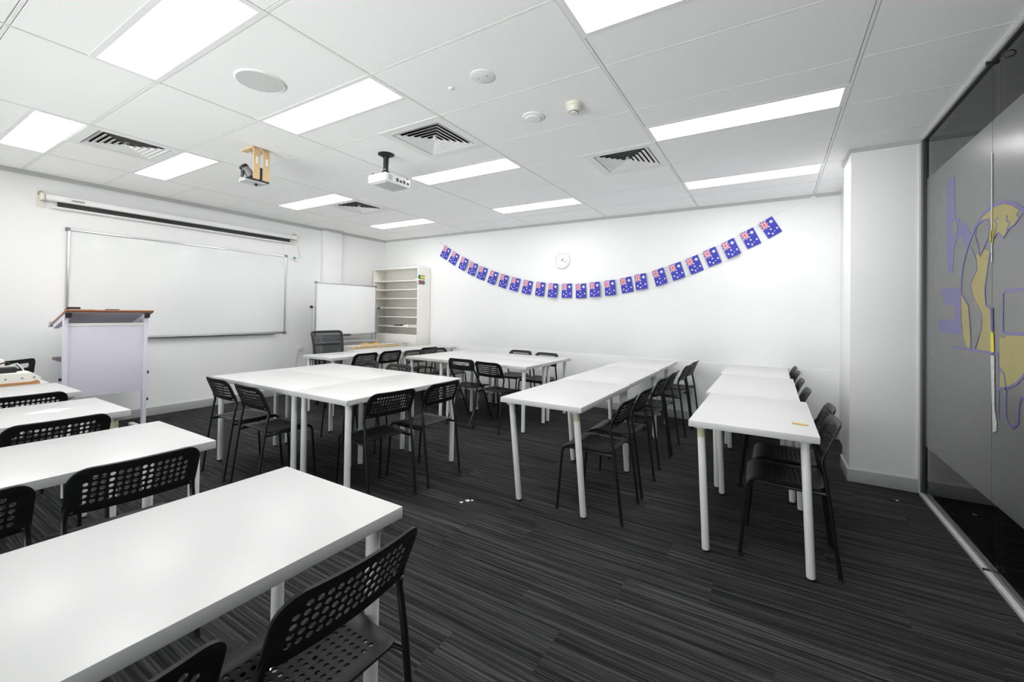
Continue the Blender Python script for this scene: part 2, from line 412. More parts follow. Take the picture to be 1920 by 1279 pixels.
FILM_POLY = {'bar': [(3.869, 2.224), (3.74, 2.223), (3.736, 2.108), (3.724, 1.958), (3.66, 1.939), (3.647, 1.914), (3.587, 1.899), (3.517, 1.858), (3.469, 1.795), (3.5, 1.747), (3.55, 1.714), (3.569, 1.77), (3.61, 1.811), (3.659, 1.828), (3.702, 1.818), (3.743, 1.772), (3.755, 1.693), (3.76, 1.612), (3.847, 1.62), (3.848, 1.701), (3.88, 1.712), (3.881, 2.044)], 'bar_hole': [(3.677, 1.883), (3.68, 1.866), (3.69, 1.854), (3.705, 1.846), (3.723, 1.846), (3.741, 1.852), (3.756, 1.865), (3.767, 1.881), (3.771, 1.9), (3.767, 1.917), (3.757, 1.929), (3.742, 1.936), (3.724, 1.937), (3.706, 1.93), (3.691, 1.917), (3.681, 1.901)], 'base_upper': [(3.995, 1.48), (3.965, 1.519), (3.799, 1.52), (3.626, 1.516), (3.624, 1.323), (3.738, 1.322), (3.734, 1.405), (3.905, 1.417), (3.929, 1.467)], 'base_lower': [(4.046, 1.316), (3.624, 1.323), (3.597, 1.228), (4.045, 1.233)], 'land_north': [(3.38, 1.852), (3.326, 1.879), (3.262, 1.896), (3.189, 1.909), (3.124, 1.906), (3.042, 1.89), (2.964, 1.861), (2.913, 1.832), (2.939, 1.813), (2.913, 1.797), (2.956, 1.765), (3.002, 1.768), (3.033, 1.744), (3.068, 1.727), (3.128, 1.766), (3.175, 1.736), (3.22, 1.724), (3.233, 1.745), (3.221, 1.823), (3.236, 1.851), (3.287, 1.862), (3.346, 1.854)], 'land_africa': [(3.396, 1.695), (3.344, 1.667), (3.285, 1.698), (3.229, 1.684), (3.219, 1.664), (3.237, 1.611), (3.259, 1.541), (3.289, 1.462), (3.264, 1.389), (3.199, 1.373), (3.188, 1.319), (3.177, 1.242), (3.183, 1.153), (3.391, 1.154), (3.321, 1.269), (3.312, 1.319), (3.328, 1.349), (3.425, 1.417), (3.453, 1.47), (3.475, 1.523), (3.437, 1.563), (3.384, 1.601), (3.389, 1.652)], 'land_west': [(3.623, 1.473), (3.57, 1.43), (3.506, 1.402), (3.501, 1.35), (3.489, 1.265), (3.472, 1.154), (3.533, 1.157), (3.587, 1.227), (3.612, 1.308)], 'land_lower': [(3.108, 1.235), (3.054, 1.228), (3.03, 1.247), (2.841, 1.251), (2.84, 1.089), (2.93, 1.027), (3.028, 0.992), (3.106, 0.98)]}
FILM_LINE = {'globe_arc': ([(3.626, 1.473), (3.622, 1.559), (3.591, 1.656), (3.516, 1.754), (3.418, 1.838), (3.316, 1.89), (3.194, 1.913), (3.066, 1.906), (2.957, 1.872), (2.878, 1.828), (2.85, 1.81)], 0.019), 'coast_a': ([(3.397, 1.838), (3.417, 1.791), (3.375, 1.734), (3.344, 1.667), (3.286, 1.721), (3.248, 1.748), (3.221, 1.815), (3.239, 1.854), (3.316, 1.861), (3.372, 1.851)], 0.009), 'coast_b': ([(3.482, 1.74), (3.438, 1.7), (3.395, 1.652), (3.384, 1.601), (3.437, 1.563), (3.475, 1.523), (3.446, 1.452), (3.393, 1.408), (3.32, 1.349), (3.327, 1.269), (3.412, 1.157)], 0.009), 'coast_c': ([(3.22, 1.672), (3.252, 1.588), (3.284, 1.478), (3.27, 1.397), (3.199, 1.376)], 0.01), 'coast_d': ([(3.618, 1.473), (3.512, 1.402), (3.496, 1.341), (3.473, 1.24), (3.472, 1.154)], 0.009), 'coast_e': ([(2.878, 1.811), (2.956, 1.77), (3.009, 1.762), (3.065, 1.727), (3.132, 1.764), (3.175, 1.736), (3.14, 1.808), (3.167, 1.836), (3.124, 1.835)], 0.009), 'coast_f': ([(3.025, 1.83), (3.036, 1.811), (3.002, 1.789), (3.033, 1.755)], 0.012), 'globe_base': ([(3.768, 1.144), (3.476, 1.148), (3.128, 1.148)], 0.014), 'screen_edge': ([(2.842, 1.461), (3.031, 1.463), (3.07, 1.45), (3.072, 1.262), (3.03, 1.254), (2.841, 1.257)], 0.016), 'side_line': ([(3.121, 1.148), (3.113, 0.988), (3.115, 0.829)], 0.016), 'cable': ([(3.107, 1.079), (3.057, 1.054), (3.036, 0.998), (3.036, 0.86), (3.009, 0.822), (2.959, 0.812), (2.914, 0.842), (2.903, 0.934), (2.881, 0.968), (2.84, 0.966)], 0.013), 'low_arc': ([(2.84, 1.086), (2.93, 1.023), (3.028, 0.988), (3.106, 0.975)], 0.014)}
SEAM = {'tape_up': [(3.200, 2.19), (3.188, 2.19), (3.188, 1.62), (3.200, 1.62)], 'tape': [(3.201, 1.135), (3.159, 1.138), (3.153, 0.86), (3.129, 0.804), (3.132, 0.757), (3.173, 0.74), (3.181, 0.854)], 'navy': [(3.205, 1.384), (3.178, 1.383), (3.173, 1.259), (3.198, 1.266)], 'yellow': [(3.202, 1.257), (3.17, 1.25), (3.162, 1.154), (3.198, 1.151)], 'navy2': [(3.201, 1.15), (3.162, 1.153), (3.162, 1.141), (3.201, 1.138)], 'yellow2': [(3.208, 1.789), (3.181, 1.784), (3.182, 1.718), (3.205, 1.724)]}
for k, v in FILM_POLY.items():
    film_poly('printed_land' if k.startswith('land') else ('print_hole' if k == 'bar_hole' else 'printed_shape'), v,
              'f_yellow' if k.startswith('land') else ('f_grey' if k == 'bar_hole' else 'f_purple'), 0.0032 if k == 'bar_hole' else 0.0022)
for k, (v, wd) in FILM_LINE.items(): film_line('printed_outline', v, wd, 'f_purple', 0.0030)
for k, v in SEAM.items():
    film_poly('seam_strip', v, {'tape': 'tape', 'tape_up': 'tape', 'navy': 'navy', 'navy2': 'navy', 'yellow': 'vivid', 'yellow2': 'vivid'}[k], 0.0045)
box('top_channel', 'aluw', gw, -0.022, 0.03, YF, 4.40, ZC - 0.022, ZC)
box('top_gasket', 'black', gw, -0.010, 0.02, YF, 4.40, ZC - 0.032, ZC - 0.022)
box('joint_clip', 'black', gw, -0.024, 0.0, 3.19, 3.21, ZC - 0.034, ZC - 0.015)
box('end_post', 'alud', gw, -0.016, 0.026, 4.338, 4.388, 0.0, ZC - 0.022)
box('post_edge', 'aluw', gw, -0.026, 0.026, 4.388, 4.40, 0.0, ZC - 0.022)
box('sill_rail', 'aluw', gw, -0.030, -0.004, YF, 4.338, 0.0, 0.022, 0.002)
box('sill_rail', 'aluw', gw, 0.004, 0.030, YF, 4.338, 0.0, 0.030, 0.002)
box('sill_groove', 'alud', gw, -0.004, 0.004, YF, 4.338, 0.0, 0.014)
box('joint_clip', 'alud', gw, -0.032, -0.002, 3.188, 3.206, 0.018, 0.026)
MB().tube([(-0.008 + 0.016 * math.cos(a), 3.02, ZC - 0.075 + 0.016 * math.sin(a)) for a in [i * PI / 6 for i in range(12)]], 0.003, 6, closed=True).build('hook_ring', 'alud', gw)
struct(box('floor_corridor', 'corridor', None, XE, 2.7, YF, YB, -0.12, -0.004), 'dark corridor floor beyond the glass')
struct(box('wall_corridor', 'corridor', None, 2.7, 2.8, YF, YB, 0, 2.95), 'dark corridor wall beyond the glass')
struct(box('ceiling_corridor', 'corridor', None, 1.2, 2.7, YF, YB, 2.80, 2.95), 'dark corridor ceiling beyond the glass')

# ================================================================== lamps, vents and things on the ceiling
lf = MB()
for q in ((0, 1.2, -0.0105, 0.02), (0, 1.2, 0.28, 0.3105), (0, 0.028, 0.02, 0.28), (1.172, 1.2, 0.02, 0.28)): lf.box(q[0], q[1], q[2], q[3], -0.002, 0.03)
lf = lf.mesh('frame', 'gridbar', 0)
ld = MB().box(0.028, 1.172, 0.02, 0.28, -0.001, 0.012).mesh('diffuser', 'glow', 0)
cname = {0: 'left column of lamps by the whiteboard', 1: 'middle column of lamps', 2: 'right column of lamps by the glass'}
rname = {0: 'nearest row in view', 1: 'second row', 2: 'third row', 3: 'row by the back wall'}
for i, (a, b) in enumerate(LX):
    for j, ly in enumerate(LY):
        t = thing('ceiling_light', 'bright ceiling panel lamp, %s, %s' % (cname[i], rname[j]), 'ceiling light', (a, ly, ZC), 0, 'recessed ceiling panel lamps')
        inst('frame', lf, t); inst('diffuser', ld, t)

def ring(mb, h0, z0, h1, z1, th, mi=0):
    """square louvre ring: sloped blades from half-size h0 at z0 to h1 at z1."""
    P = [(-1, -1), (1, -1), (1, 1), (-1, 1)]
    A = [mb.vert((x * h0, y * h0, z0)) for x, y in P]; B = [mb.vert((x * h1, y * h1, z1)) for x, y in P]
    C = [mb.vert((x * (h0 + th), y * (h0 + th), z0)) for x, y in P]; D = [mb.vert((x * (h1 + th), y * (h1 + th), z1)) for x, y in P]
    for k in range(4):
        n = (k + 1) % 4
        mb.face((A[k], A[n], B[n], B[k]), mi); mb.face((C[k], D[k], D[n], C[n]), mi)
        mb.face((B[k], B[n], D[n], D[k]), mi); mb.face((A[k], C[k], C[n], A[n]), mi)
vf = MB()
for q in ((-0.309, 0.309, -0.309, -0.235), (-0.309, 0.309, 0.235, 0.309), (-0.309, -0.235, -0.235, 0.235), (0.235, 0.309, -0.235, 0.235)): vf.box(*q, -0.004, 0.01)
vf = vf.mesh('frame', 'white', 0)
vk = MB().box(-0.25, 0.25, -0.25, 0.25, 0.10, 0.12); 
for q in ((-0.25, -0.236, -0.25, 0.25), (0.236, 0.25, -0.25, 0.25), (-0.236, 0.236, -0.25, -0.236), (-0.236, 0.236, 0.236, 0.25)): vk.box(*q, 0.01, 0.10)
vk = vk.mesh('duct_box', 'black', 0)
louv = []
for k in range(6):
    h = 0.225 - 0.037 * k; mb = MB(); ring(mb, h - 0.030, 0.010, h, -0.003, 0.0025); louv.append(mb.mesh('louver', 'white', 0))
vc = MB().box(-0.012, 0.012, -0.012, 0.012, 0.0, 0.03).mesh('hub', 'white', 0)
for (vx, vy), lb in zip(VENTS, ('square louvred ceiling vent beside the lamp at far left', 'square louvred ceiling vent above the projector', 'square louvred ceiling vent over the middle table row', 'small-looking louvred ceiling vent left beyond the projector')):
    t = thing('ceiling_vent', lb, 'vent', (vx + 0.3, vy + 0.3, ZC), 0, 'louvred ceiling vents')
    inst('frame', vf, t); inst('duct_box', vk, t); inst('hub', vc, t)
    for q in louv: inst('louver', q, t)

t = thing('ceiling_speaker', 'large round flush speaker grille near the first lamps', 'speaker', (-2.65, 1.385, ZC))
MB().lathe([(0.136, 0), (0.136, -0.004), (0.128, -0.008), (0.126, -0.006)], 40).build('rim', 'white', t)
MB().lathe([(0.126, -0.002), (0.126, -0.0065), (0.001, -0.0085)], 40).build('grille', 'grille', t)
t = thing('ceiling_disc', 'round white blanking plate with two screws on ceiling', 'cover plate', (-1.453, 2.01, ZC))
MB().lathe([(0.073, 0), (0.073, -0.004), (0.069, -0.006), (0.001, -0.006)], 32).build('plate', 'white', t)
for s in (-1, 1): MB().lathe([(0.006, -0.006), (0.006, -0.009), (0.001, -0.0095)], 10, c=(0.03 * s, 0.0, 0)).build('screw', 'chrome', t)
t = thing('motion_sensor', 'flat round white sensor left of the smoke detector', 'sensor', (-1.443, 2.607, ZC))
MB().lathe([(0.078, 0), (0.078, -0.006), (0.066, -0.012)] + [(0.001, -0.012)], 32).build('base', 'white', t)
MB().lathe([(0.058, -0.012), (0.050, -0.019), (0.02, -0.022), (0.001, -0.022)], 32).build('lens', 'gridbar', t)
t = thing('smoke_detector', 'cream smoke detector hanging from the ceiling', 'smoke detector', (-1.125, 2.578, ZC))
MB().lathe([(0.052, 0), (0.052, -0.018), (0.047, -0.022), (0.044, -0.036), (0.034, -0.052)] + [(0.001, -0.052)], 28).build('body', 'offwhite', t)
MB().lathe([(0.032, -0.052), (0.030, -0.058), (0.001, -0.058)], 28).build('vent_ring', 'grey', t)
MB().lathe([(0.026, -0.058), (0.024, -0.064), (0.001, -0.065)], 28).build('cap', 'offwhite', t)
t = thing('ceiling_hook', 'tiny white ceiling fixing left of the round plate', 'hook', (-1.70, 2.02, ZC))
MB().lathe([(0.016, 0), (0.014, -0.006), (0.006, -0.010), (0.001, -0.010)], 14).build('button', 'gridbar', t)

# projector on its black ceiling mount
t = thing('projector', 'white projector hanging from a black ceiling pole', 'projector', (-2.91, 2.60, ZC))
MB().lathe([(0.070, 0), (0.070, -0.006), (0.045, -0.016), (0.026, -0.032), (0.024, -0.04), (0.001, -0.04)], 28).build('ceiling_plate', 'black', t)
MB().lathe([(0.024, -0.03), (0.022, -0.15), (0.001, -0.15)], 18).build('pole', 'black', t)
MB().lathe([(0.022, -0.148), (0.034, -0.155), (0.034, -0.178), (0.02, -0.19), (0.001, -0.19)], 18).build('swivel', 'black', t)
MB().lathe([(0.006, 0), (0.006, 0.012), (0.001, 0.012)], 10, c=(0.012, -0.026, -0.140), axis='Y').build('bolt', 'chrome', t)
b = MB().box(-0.11, 0.11, -0.10, 0.19, -0.268, -0.195, 0, 0.012).build('casing', 'white', t)
MB().box(-0.085, 0.085, -0.075, 0.165, -0.278, -0.266, 0, 0.005).build('base_tray', 'lgrey', t)
for yy, hh in ((0.02, 0.03), (0.06, 0.022), (0.10, 0.03), (0.145, 0.022)): box('port', 'black', b, 0.109, 0.112, yy, yy + 0.026, -0.248, -0.248 + hh)
MB().lathe([(0.026, 0), (0.026, 0.004), (0.001, 0.004)], 20, c=(0.109, -0.05, -0.232), axis='X').build('speaker_port', 'lgrey', b)
MB().lathe([(0.03, 0), (0.03, -0.02), (0.022, -0.02), (0.001, -0.012)], 20, c=(-0.109, 0.10, -0.232), axis='X').build('lens', 'black', b)
for xx, yy in ((-0.07, -0.08), (0.09, 0.17), (-0.09, 0.17)): MB().lathe([(0.008, -0.197), (0.008, -0.183), (0.001, -0.183)], 10, c=(xx, yy, 0)).build('mount_foot', 'black', b)

# camera on two bent plywood brackets
t = thing('wooden_bracket', 'two bent plywood brackets hanging from the ceiling', 'bracket', (-3.73, 1.975, ZC))
for yy in (-0.068, 0.014):
    pr = [(-0.21, 0.0), (-0.04, 0.0)] + arc((-0.045, -0.045), 0.045, PI / 2, 0, 6, lambda a, b: (a, b)) + [(0.0, -0.275), (-0.011, -0.275)] + arc((-0.045, -0.045), 0.034, 0, PI / 2, 6, lambda a, b: (a, b)) + [(-0.21, -0.011)]
    o = MB().prism(pr, lambda p: (p[0], yy, p[1]), lambda p: (p[0], yy + 0.052, p[1])).build('bracket_arm', 'ply', t)
    box('price_label', 'white', o, -0.0005, 0.001, yy + 0.016, yy + 0.036, -0.145, -0.085)
t = thing('tracking_camera', 'grey and black conference camera held by plywood brackets', 'camera', (-3.79, 1.94, 2.405))
MB().box(-0.075, 0.055, -0.085, 0.085, -0.012, 0.0, 0, 0.004).build('mount_plate', 'lgrey', t)
MB().box(0.03, 0.058, -0.085, 0.10, -0.002, 0.012, 0, 0.003).build('clamp_bar', 'black', t)
MB().lathe([(0.058, 0.0), (0.055, 0.02), (0.045, 0.028), (0.001, 0.028)], 24, c=(-0.04, -0.03, 0)).build('base', 'lgrey', t)
for s in (-1, 1): box('yoke', 'black', t, -0.055, -0.025, -0.03 + 0.042 * s - 0.006, -0.03 + 0.042 * s + 0.006, 0.02, 0.085)
hd = MB().lathe([(0.030, -0.05), (0.034, -0.045), (0.034, 0.03), (0.001, 0.03)], 20).build('camera_head', 'grey', t)
hd.location = (-0.04, -0.03, 0.085); hd.rotation_euler = (0.5, -0.5, 0)
MB().lathe([(0.036, 0.03), (0.036, 0.055), (0.024, 0.055), (0.022, 0.045), (0.001, 0.045)], 20).build('lens', 'black', hd)
MB().lathe([(0.012, -0.012), (0.012, -0.030), (0.001, -0.03)], 14, c=(0.0, 0.02, 0)).build('thumb_screw', 'black', t)
MB().tube([(-0.02, -0.03, 0.05), (0.02, -0.01, 0.035), (0.036, 0.028, 0.05), (0.036, 0.032, 0.09)], 0.004, 6).build('cable', 'black', t)
box('clip_post', 'black', t, 0.030, 0.050, 0.022, 0.045, 0.0, 0.12)

# ================================================================== tables
def table_meshes(L_, W_=0.6):
    top = MB().box(-W_ / 2, W_ / 2, -L_ / 2, L_ / 2, 0.701, 0.735, 0, 0.0022).mesh('tabletop', 'table')
    return top
top_cache = {}
leg_me = MB().lathe([(0.0195, 0.014), (0.0205, 0.02), (0.0205, 0.692), (0.001, 0.692)], 20).mesh('leg', 'leg')
pad_me = MB().lathe([(0.017, 0.0), (0.0175, 0.002), (0.0175, 0.016), (0.001, 0.016)], 16).mesh('foot', 'rubber')
plate_me = MB().lathe([(0.034, 0.690), (0.036, 0.693), (0.036, 0.701), (0.001, 0.701)], 20).mesh('leg_plate', 'leg')
stick_me = MB().lathe([(0.0209, 0.640), (0.0209, 0.685)], 20).mesh('sticker', 'sticker')
def table(label, x0, x1, y0, y1, lean=(0, 0), stickers=(), group='white tables', tilt=0.0, far=0.060):
    """A white laminate table; x0..x1, y0..y1 is its top. Legs may lean by (dx, dy) at the foot."""
    long_y = (y1 - y0) >= (x1 - x0)
    L_, W_ = (y1 - y0, x1 - x0) if long_y else (x1 - x0, y1 - y0)
    key = (round(L_, 3), round(W_, 3))
    if key not in top_cache: top_cache[key] = table_meshes(L_, W_)
    rz = 0.0 if long_y else PI / 2
    t = thing('table', label, 'table', ((x0 + x1) / 2, (y0 + y1) / 2, 0), rz + tilt, group)
    inst('tabletop', top_cache[key], t)
    n = 0
    for sx in (-1, 1):
        for sy in (-1, 1):
            px, py = sx * (W_ / 2 - 0.058), sy * (L_ / 2 - (far if sy > 0 else 0.060))
            dx, dy = lean if long_y else (lean[1], -lean[0])
            lg = inst('leg', leg_me, t, (px + dx, py + dy, 0))
            lg.rotation_euler = (math.atan2(dy, 0.69), -math.atan2(dx, 0.69), 0)
            inst('foot', pad_me, lg); inst('leg_plate', plate_me, lg)
            if n in stickers: inst('sticker', stick_me, lg)
            n += 1
    return t
table('white table nearest the camera, filling the lower left corner', -1.542, -0.942, -0.27, 0.93, group='white tables facing the whiteboard')
table('white table in the second row back on the left', -2.70, -2.10, -0.26, 0.94, group='white tables facing the whiteboard')
t_scuff = table('white table with a scuffed mark on top, third row on the left', -3.72, -3.12, -0.245, 0.955, stickers=(3,), group='white tables facing the whiteboard')
MB().prism([(0.055 * math.cos(a) * (1 + 0.25 * math.sin(5 * a)), 0.075 * math.sin(a) * (1 + 0.2 * math.sin(4 * a + 1))) for a in [k * PI / 14 for k in range(28)]], lambda p: (p[0] + -0.008, p[1] + 0.337, 0.7350), lambda p: (p[0] + -0.008, p[1] + 0.337, 0.7354)).build('scuff_mark', 'paper', t_scuff, smooth=0)
table('white table beside the lectern at the far left edge', -4.66, -4.06, -0.23, 0.975, group='white tables facing the whiteboard')
table('equipment table behind the left rows, carrying a cream rail and cables', -5.30, -4.70, -0.25, 0.95, group='white tables facing the whiteboard')
G1 = 'white tables pushed together beside the lectern'
table('white table at near left of the big group in front', -4.14, -2.941, 1.80, 2.3985, group=G1)
table('white table at far left of the big group in front', -4.14, -2.941, 2.3995, 2.998, group=G1)
table('white table at the right end of the big group in front', -2.94, -2.34, 1.80, 2.998, group=G1)
G2 = 'white tables pushed together near the back wall'
table('white table at the left end of the back group', -4.07, -3.455, 4.02, 5.22, group=G2)
table('white table at near right of the back group', -3.454, -2.27, 4.02, 4.6185, group=G2)
table('white table at far right of the back group', -3.454, -2.27, 4.6195, 5.218, group=G2)
GB = 'white tables in line before the bookcase'
table('white table before the mesh office chair', -5.18, -4.58, 3.30, 4.50, group=GB)
table('white table running on toward the bookcase and back wall', -5.18, -4.58, 4.505, 5.705, group=GB)
GM = 'white tables of the middle row'
table('white table at the front end of the middle row, legs leaning', -1.61, -1.012, 2.495, 3.54, (0.035, 0.06), (2,), far=0.03, group=GM)
table('white table in the centre of the middle row', -1.62, -1.022, 3.545, 4.70, (0.02, 0.05), group=GM)
table('white table of the middle row touching the back wall', -1.635, -1.03, 4.705, 5.70, far=0.35, group=GM)
GR = 'white tables of the right-hand row'
table('white table at the front of the right row, pencil on it', -0.40, 0.20, 2.56, 3.57, (0.03, 0.01), (0,), group=GR)
table('white table in the centre of the right row', -0.435, 0.165, 3.575, 4.83, (0.02, 0), group=GR)
table('white table of the right row touching the back wall', -0.455, 0.145, 4.835, 5.80, far=0.405, group=GR)

# ================================================================== perforated stacking chairs
def bridge(mb, A, pa, B, pb, mi=0, flip=False):
    """join two closed loops (vertex ids, angular parameters ascending) with triangles."""
    na, nb = len(A), len(B); i = j = 0
    while i < na or j < nb:
        ta = pa[i + 1] if i + 1 < na else pa[0] + 2 * PI if i < na else 1e9
        tb = pb[j + 1] if j + 1 < nb else pb[0] + 2 * PI if j < nb else 1e9
        if (ta <= tb and i < na) or j >= nb:
            f = (A[i % na], A[(i + 1) % na], B[j % nb]); i += 1
        else:
            f = (A[i % na], B[(j + 1) % nb], B[j % nb]); j += 1
        mb.face(f[::-1] if flip else f, mi)
def perforated(S, rect, nc, nr, solid, hr, outline, t0, t1, elong=1.0):
    """Panel with nc x nr real holes in rect and a rounded thicker rim along outline. S(u, v) -> point."""
    u0, u1, v0, v1 = rect; du, dv = (u1 - u0) / nc, (v1 - v0) / nr
    uc, vc = (u0 + u1) / 2, (v0 + v1) / 2
    mb = MB(); cache = {}
    def P(u, v, w_):
        k = (round(u, 5), round(v, 5), round(w_, 5))
        if k not in cache:
            e = 1e-4; p = Vector(S(u, v)); a = Vector(S(u + e, v)) - p; b = Vector(S(u, v + e)) - p
            cache[k] = mb.vert(p + a.cross(b).normalized() * w_)
        return cache[k]
    for i in range(nc):
        for j in range(nr):
            cu, cv = u0 + (i + .5) * du, v0 + (j + .5) * dv
            O = [(cu + du / 2 * a, cv + dv / 2 * b) for a, b in ((1, 0), (1, 1), (0, 1), (-1, 1), (-1, 0), (-1, -1), (0, -1), (1, -1))]
            if (i, j) in solid:
                mb.face([P(*q, t0) for q in O]); mb.face([P(*q, -t0) for q in O][::-1]); continue
            H = [(cu + hr * elong * math.cos(k * PI / 4), cv + hr * math.sin(k * PI / 4)) for k in range(8)]
            for k in range(8):
                n = (k + 1) % 8
                mb.face((P(*O[k], t0), P(*O[n], t0), P(*H[n], t0), P(*H[k], t0)))
                mb.face((P(*O[n], -t0), P(*O[k], -t0), P(*H[k], -t0), P(*H[n], -t0)))
                mb.face((P(*H[k], t0), P(*H[n], t0), P(*H[n], -t0), P(*H[k], -t0)))
    per = [(u0 + i * du / 2, v0) for i in range(2 * nc)] + [(u1, v0 + i * dv / 2) for i in range(2 * nr)] + [(u1 - i * du / 2, v1) for i in range(2 * nc)] + [(u0, v1 - i * dv / 2) for i in range(2 * nr)]
    def par(pts, sc):
        th = [math.atan2((q[1] - vc) / sc[1], (q[0] - uc) / sc[0]) for q in pts]
        k = min(range(len(th)), key=lambda a: th[a]); pts = pts[k:] + pts[:k]; th = th[k:] + th[:k]
        return pts, th
    sc = ((u1 - u0), (v1 - v0))
    per, tp = par(per, sc)
    out, to = par(outline, sc)
    ins = [(uc + (q[0] - uc) * 0.955, vc + (q[1] - vc) * 0.925) for q in out]
    n = len(out)
    loops = [(ins, t1), (out, t1 * 0.55), (out, -t1 * 0.55), (ins, -t1)]
    ids = [[P(*q, w_) for q in lp] for lp, w_ in loops]
    bridge(mb, [P(*q, t0) for q in per], tp, ids[0], to, flip=True)
    bridge(mb, [P(*q, -t0) for q in per], tp, ids[3], to)
    for A, B in zip(ids, ids[1:]):
        for k in range(n): mb.face((A[k], B[k], B[(k + 1) % n], A[(k + 1) % n]))
    return mb
def rrect(u0, u1, v0, v1, radii, n=6, step=0.03):
    """rounded rectangle, radii for corners (bl, br, tr, tl)."""
    pts = []
    C = [(u0, v0, 1, 1, PI, radii[0]), (u1, v0, -1, 1, 1.5 * PI, radii[1]), (u1, v1, -1, -1, 0, radii[2]), (u0, v1, 1, -1, PI / 2, radii[3])]
    for cu, cv, su, sv, a0, r_ in C:
        pts += [(cu + su * r_ + r_ * math.cos(a0 + PI / 2 * k / n), cv + sv * r_ + r_ * math.sin(a0 + PI / 2 * k / n)) for k in range(n + 1)]
    res = []
    for a, b in zip(pts, pts[1:] + pts[:1]):
        d = math.dist(a, b); m_ = max(1, int(d / step)) 
        res += [(a[0] + (b[0] - a[0]) * k / m_, a[1] + (b[1] - a[1]) * k / m_) for k in range(m_)]
    return res
def back_S(u, v):                       # v: 0 at the lower edge, 0.18 at the top
    s = v / 0.18
    y = -0.142 - 0.072 * s - 0.022 * (1 - (u / 0.19) ** 2) + 0.012 * max(0, s - 0.85) * -6 * 0.15
    return (u, y, 0.598 + 0.172 * s)
def seat_S(u, v):
    z = 0.443 - 0.012 * math.cos(min(1, abs(v) / 0.16) * PI / 2) * (1 - (u / 0.2) ** 2)
    if v > 0.13: q = (v - 0.13) / 0.085; z -= 0.030 * q * q
    if v < -0.12: q = (-0.12 - v) / 0.05; z += 0.006 * q
    if abs(u) > 0.155: q = (abs(u) - 0.155) / 0.035; z -= 0.010 * q * q
    return (u * (1.0 - 0.05 * max(0, -v) / 0.16), v - (0.018 * max(0, (v - 0.16) / 0.05)), z)
sol = {(0, 4), (13, 4)}
back_me = perforated(back_S, (-0.155, 0.155, 0.030, 0.150), 14, 5, sol, 0.0083, rrect(-0.193, 0.193, 0.0, 0.18, (0.02, 0.02, 0.058, 0.058)), 0.0017, 0.0062).mesh('backrest', 'chair', 50)
seat_me = perforated(seat_S, (-0.14, 0.14, -0.12, 0.115), 11, 10, set(), 0.0068, rrect(-0.188, 0.188, -0.165, 0.215, (0.05, 0.05, 0.035, 0.035)), 0.0022, 0.0055, 1.15).mesh('seat', 'chair', 50)
def fleg(s):
    x = 0.176 * s
    p = [(x + 0.006 * s, 0.222, 0.0), (x, 0.196, 0.34), (x, 0.192, 0.38)] + [(x, 0.152 + 0.040 * math.cos(a), 0.388 + 0.040 * math.sin(a)) for a in [k * PI / 8 for k in range(0, 5)]] + [(x, 0.0, 0.420), (x, -0.10, 0.418), (x + 0.006 * s, -0.172, 0.420)]
    return MB().tube(p, 0.0092, 8).mesh('front_leg', 'tube', 60)
def rleg(s):
    x = 0.186 * s
    p = [(x, -0.226, 0.0), (x, -0.166, 0.46), (x, -0.150, 0.545), (x, -0.143, 0.575), (x - 0.002 * s, -0.147, 0.605), (x - 0.006 * s, -0.160, 0.645)]
    return MB().tube(p, 0.0098, 8).mesh('rear_leg', 'tube', 60)
fl = {s: fleg(s) for s in (-1, 1)}; rl = {s: rleg(s) for s in (-1, 1)}
bar_me = MB().tube([(-0.176, 0.10, 0.416), (0.176, 0.10, 0.416)], 0.007, 8).mesh('stretcher', 'tube', 60)
screw_me = MB().lathe([(0.0045, 0), (0.0045, 0.0025), (0.001, 0.003)], 8, axis='Y').mesh('screw', 'chrome')
cap_me = MB().lathe([(0.0115, 0.0), (0.0115, 0.016), (0.001, 0.016)], 10).mesh('foot', 'rubber')
def make_chair():
    t = thing('chair', '', 'chair')
    inst('seat', seat_me, t); b_ = inst('backrest', back_me, t)
    for s in (-1, 1):
        f_ = inst('front_leg', fl[s], t); r_ = inst('rear_leg', rl[s], t)
        inst('foot', cap_me, f_, (0.182 * s, 0.222, 0)); inst('foot', cap_me, r_, (0.186 * s, -0.226, 0))
        inst('screw', screw_me, b_, (0.172 * s, -0.165, 0.612), (PI + 0.4, 0, 0))
    inst('stretcher', bar_me, t)
    return t
proto = make_chair(); used = [False]
def chair(label, px, py, deg, group):
    """px, py: where the middle of the backrest's top edge is; deg: heading (0 faces the back wall, 90 the whiteboard)."""
    a = math.radians(deg)
    o = proto if not used[0] else copy_tree(proto); used[0] = True
    o.location = (px - 0.215 * math.sin(a) , py + 0.215 * math.cos(a), 0); o.rotation_euler = (0, 0, a)
    o['label'] = label; o['group'] = group
    return o
GA = 'perforated black chairs in the left rows'
chair('black perforated chair nearest the camera, whole seat showing at bottom centre', -0.788, 0.655, 90, GA)
chair('black perforated chair cut off by the bottom edge of the picture', -0.795, 0.195, 90, GA)
chair('black perforated chair behind the nearest table, whole backrest showing', -1.985, 0.64, 87, GA)
chair('black perforated chair cut off at left edge behind the nearest table', -1.975, 0.185, 90, GA)
chair('black perforated chair between the second and third left tables', -2.955, 0.635, 90, GA)
chair('black perforated chair farthest left, tucked before the lectern table', -3.925, 0.69, 92, GA)
GC = 'perforated black chairs around the front table group'
chair('black perforated chair at the far left corner of the front group', -3.745, 1.665, -2, GC)
chair('black perforated chair overlapping its left neighbour at the front group', -3.238, 1.635, -2, GC)
chair('black perforated chair at the right end of front group, nearer one', -2.225, 2.10, 82, GC)
chair('black perforated chair at the right end of front group, farther one', -2.195, 2.60, 90, GC)
chair('greyish lit chair back behind the front group, left of two', -3.80, 3.20, 178, GC)
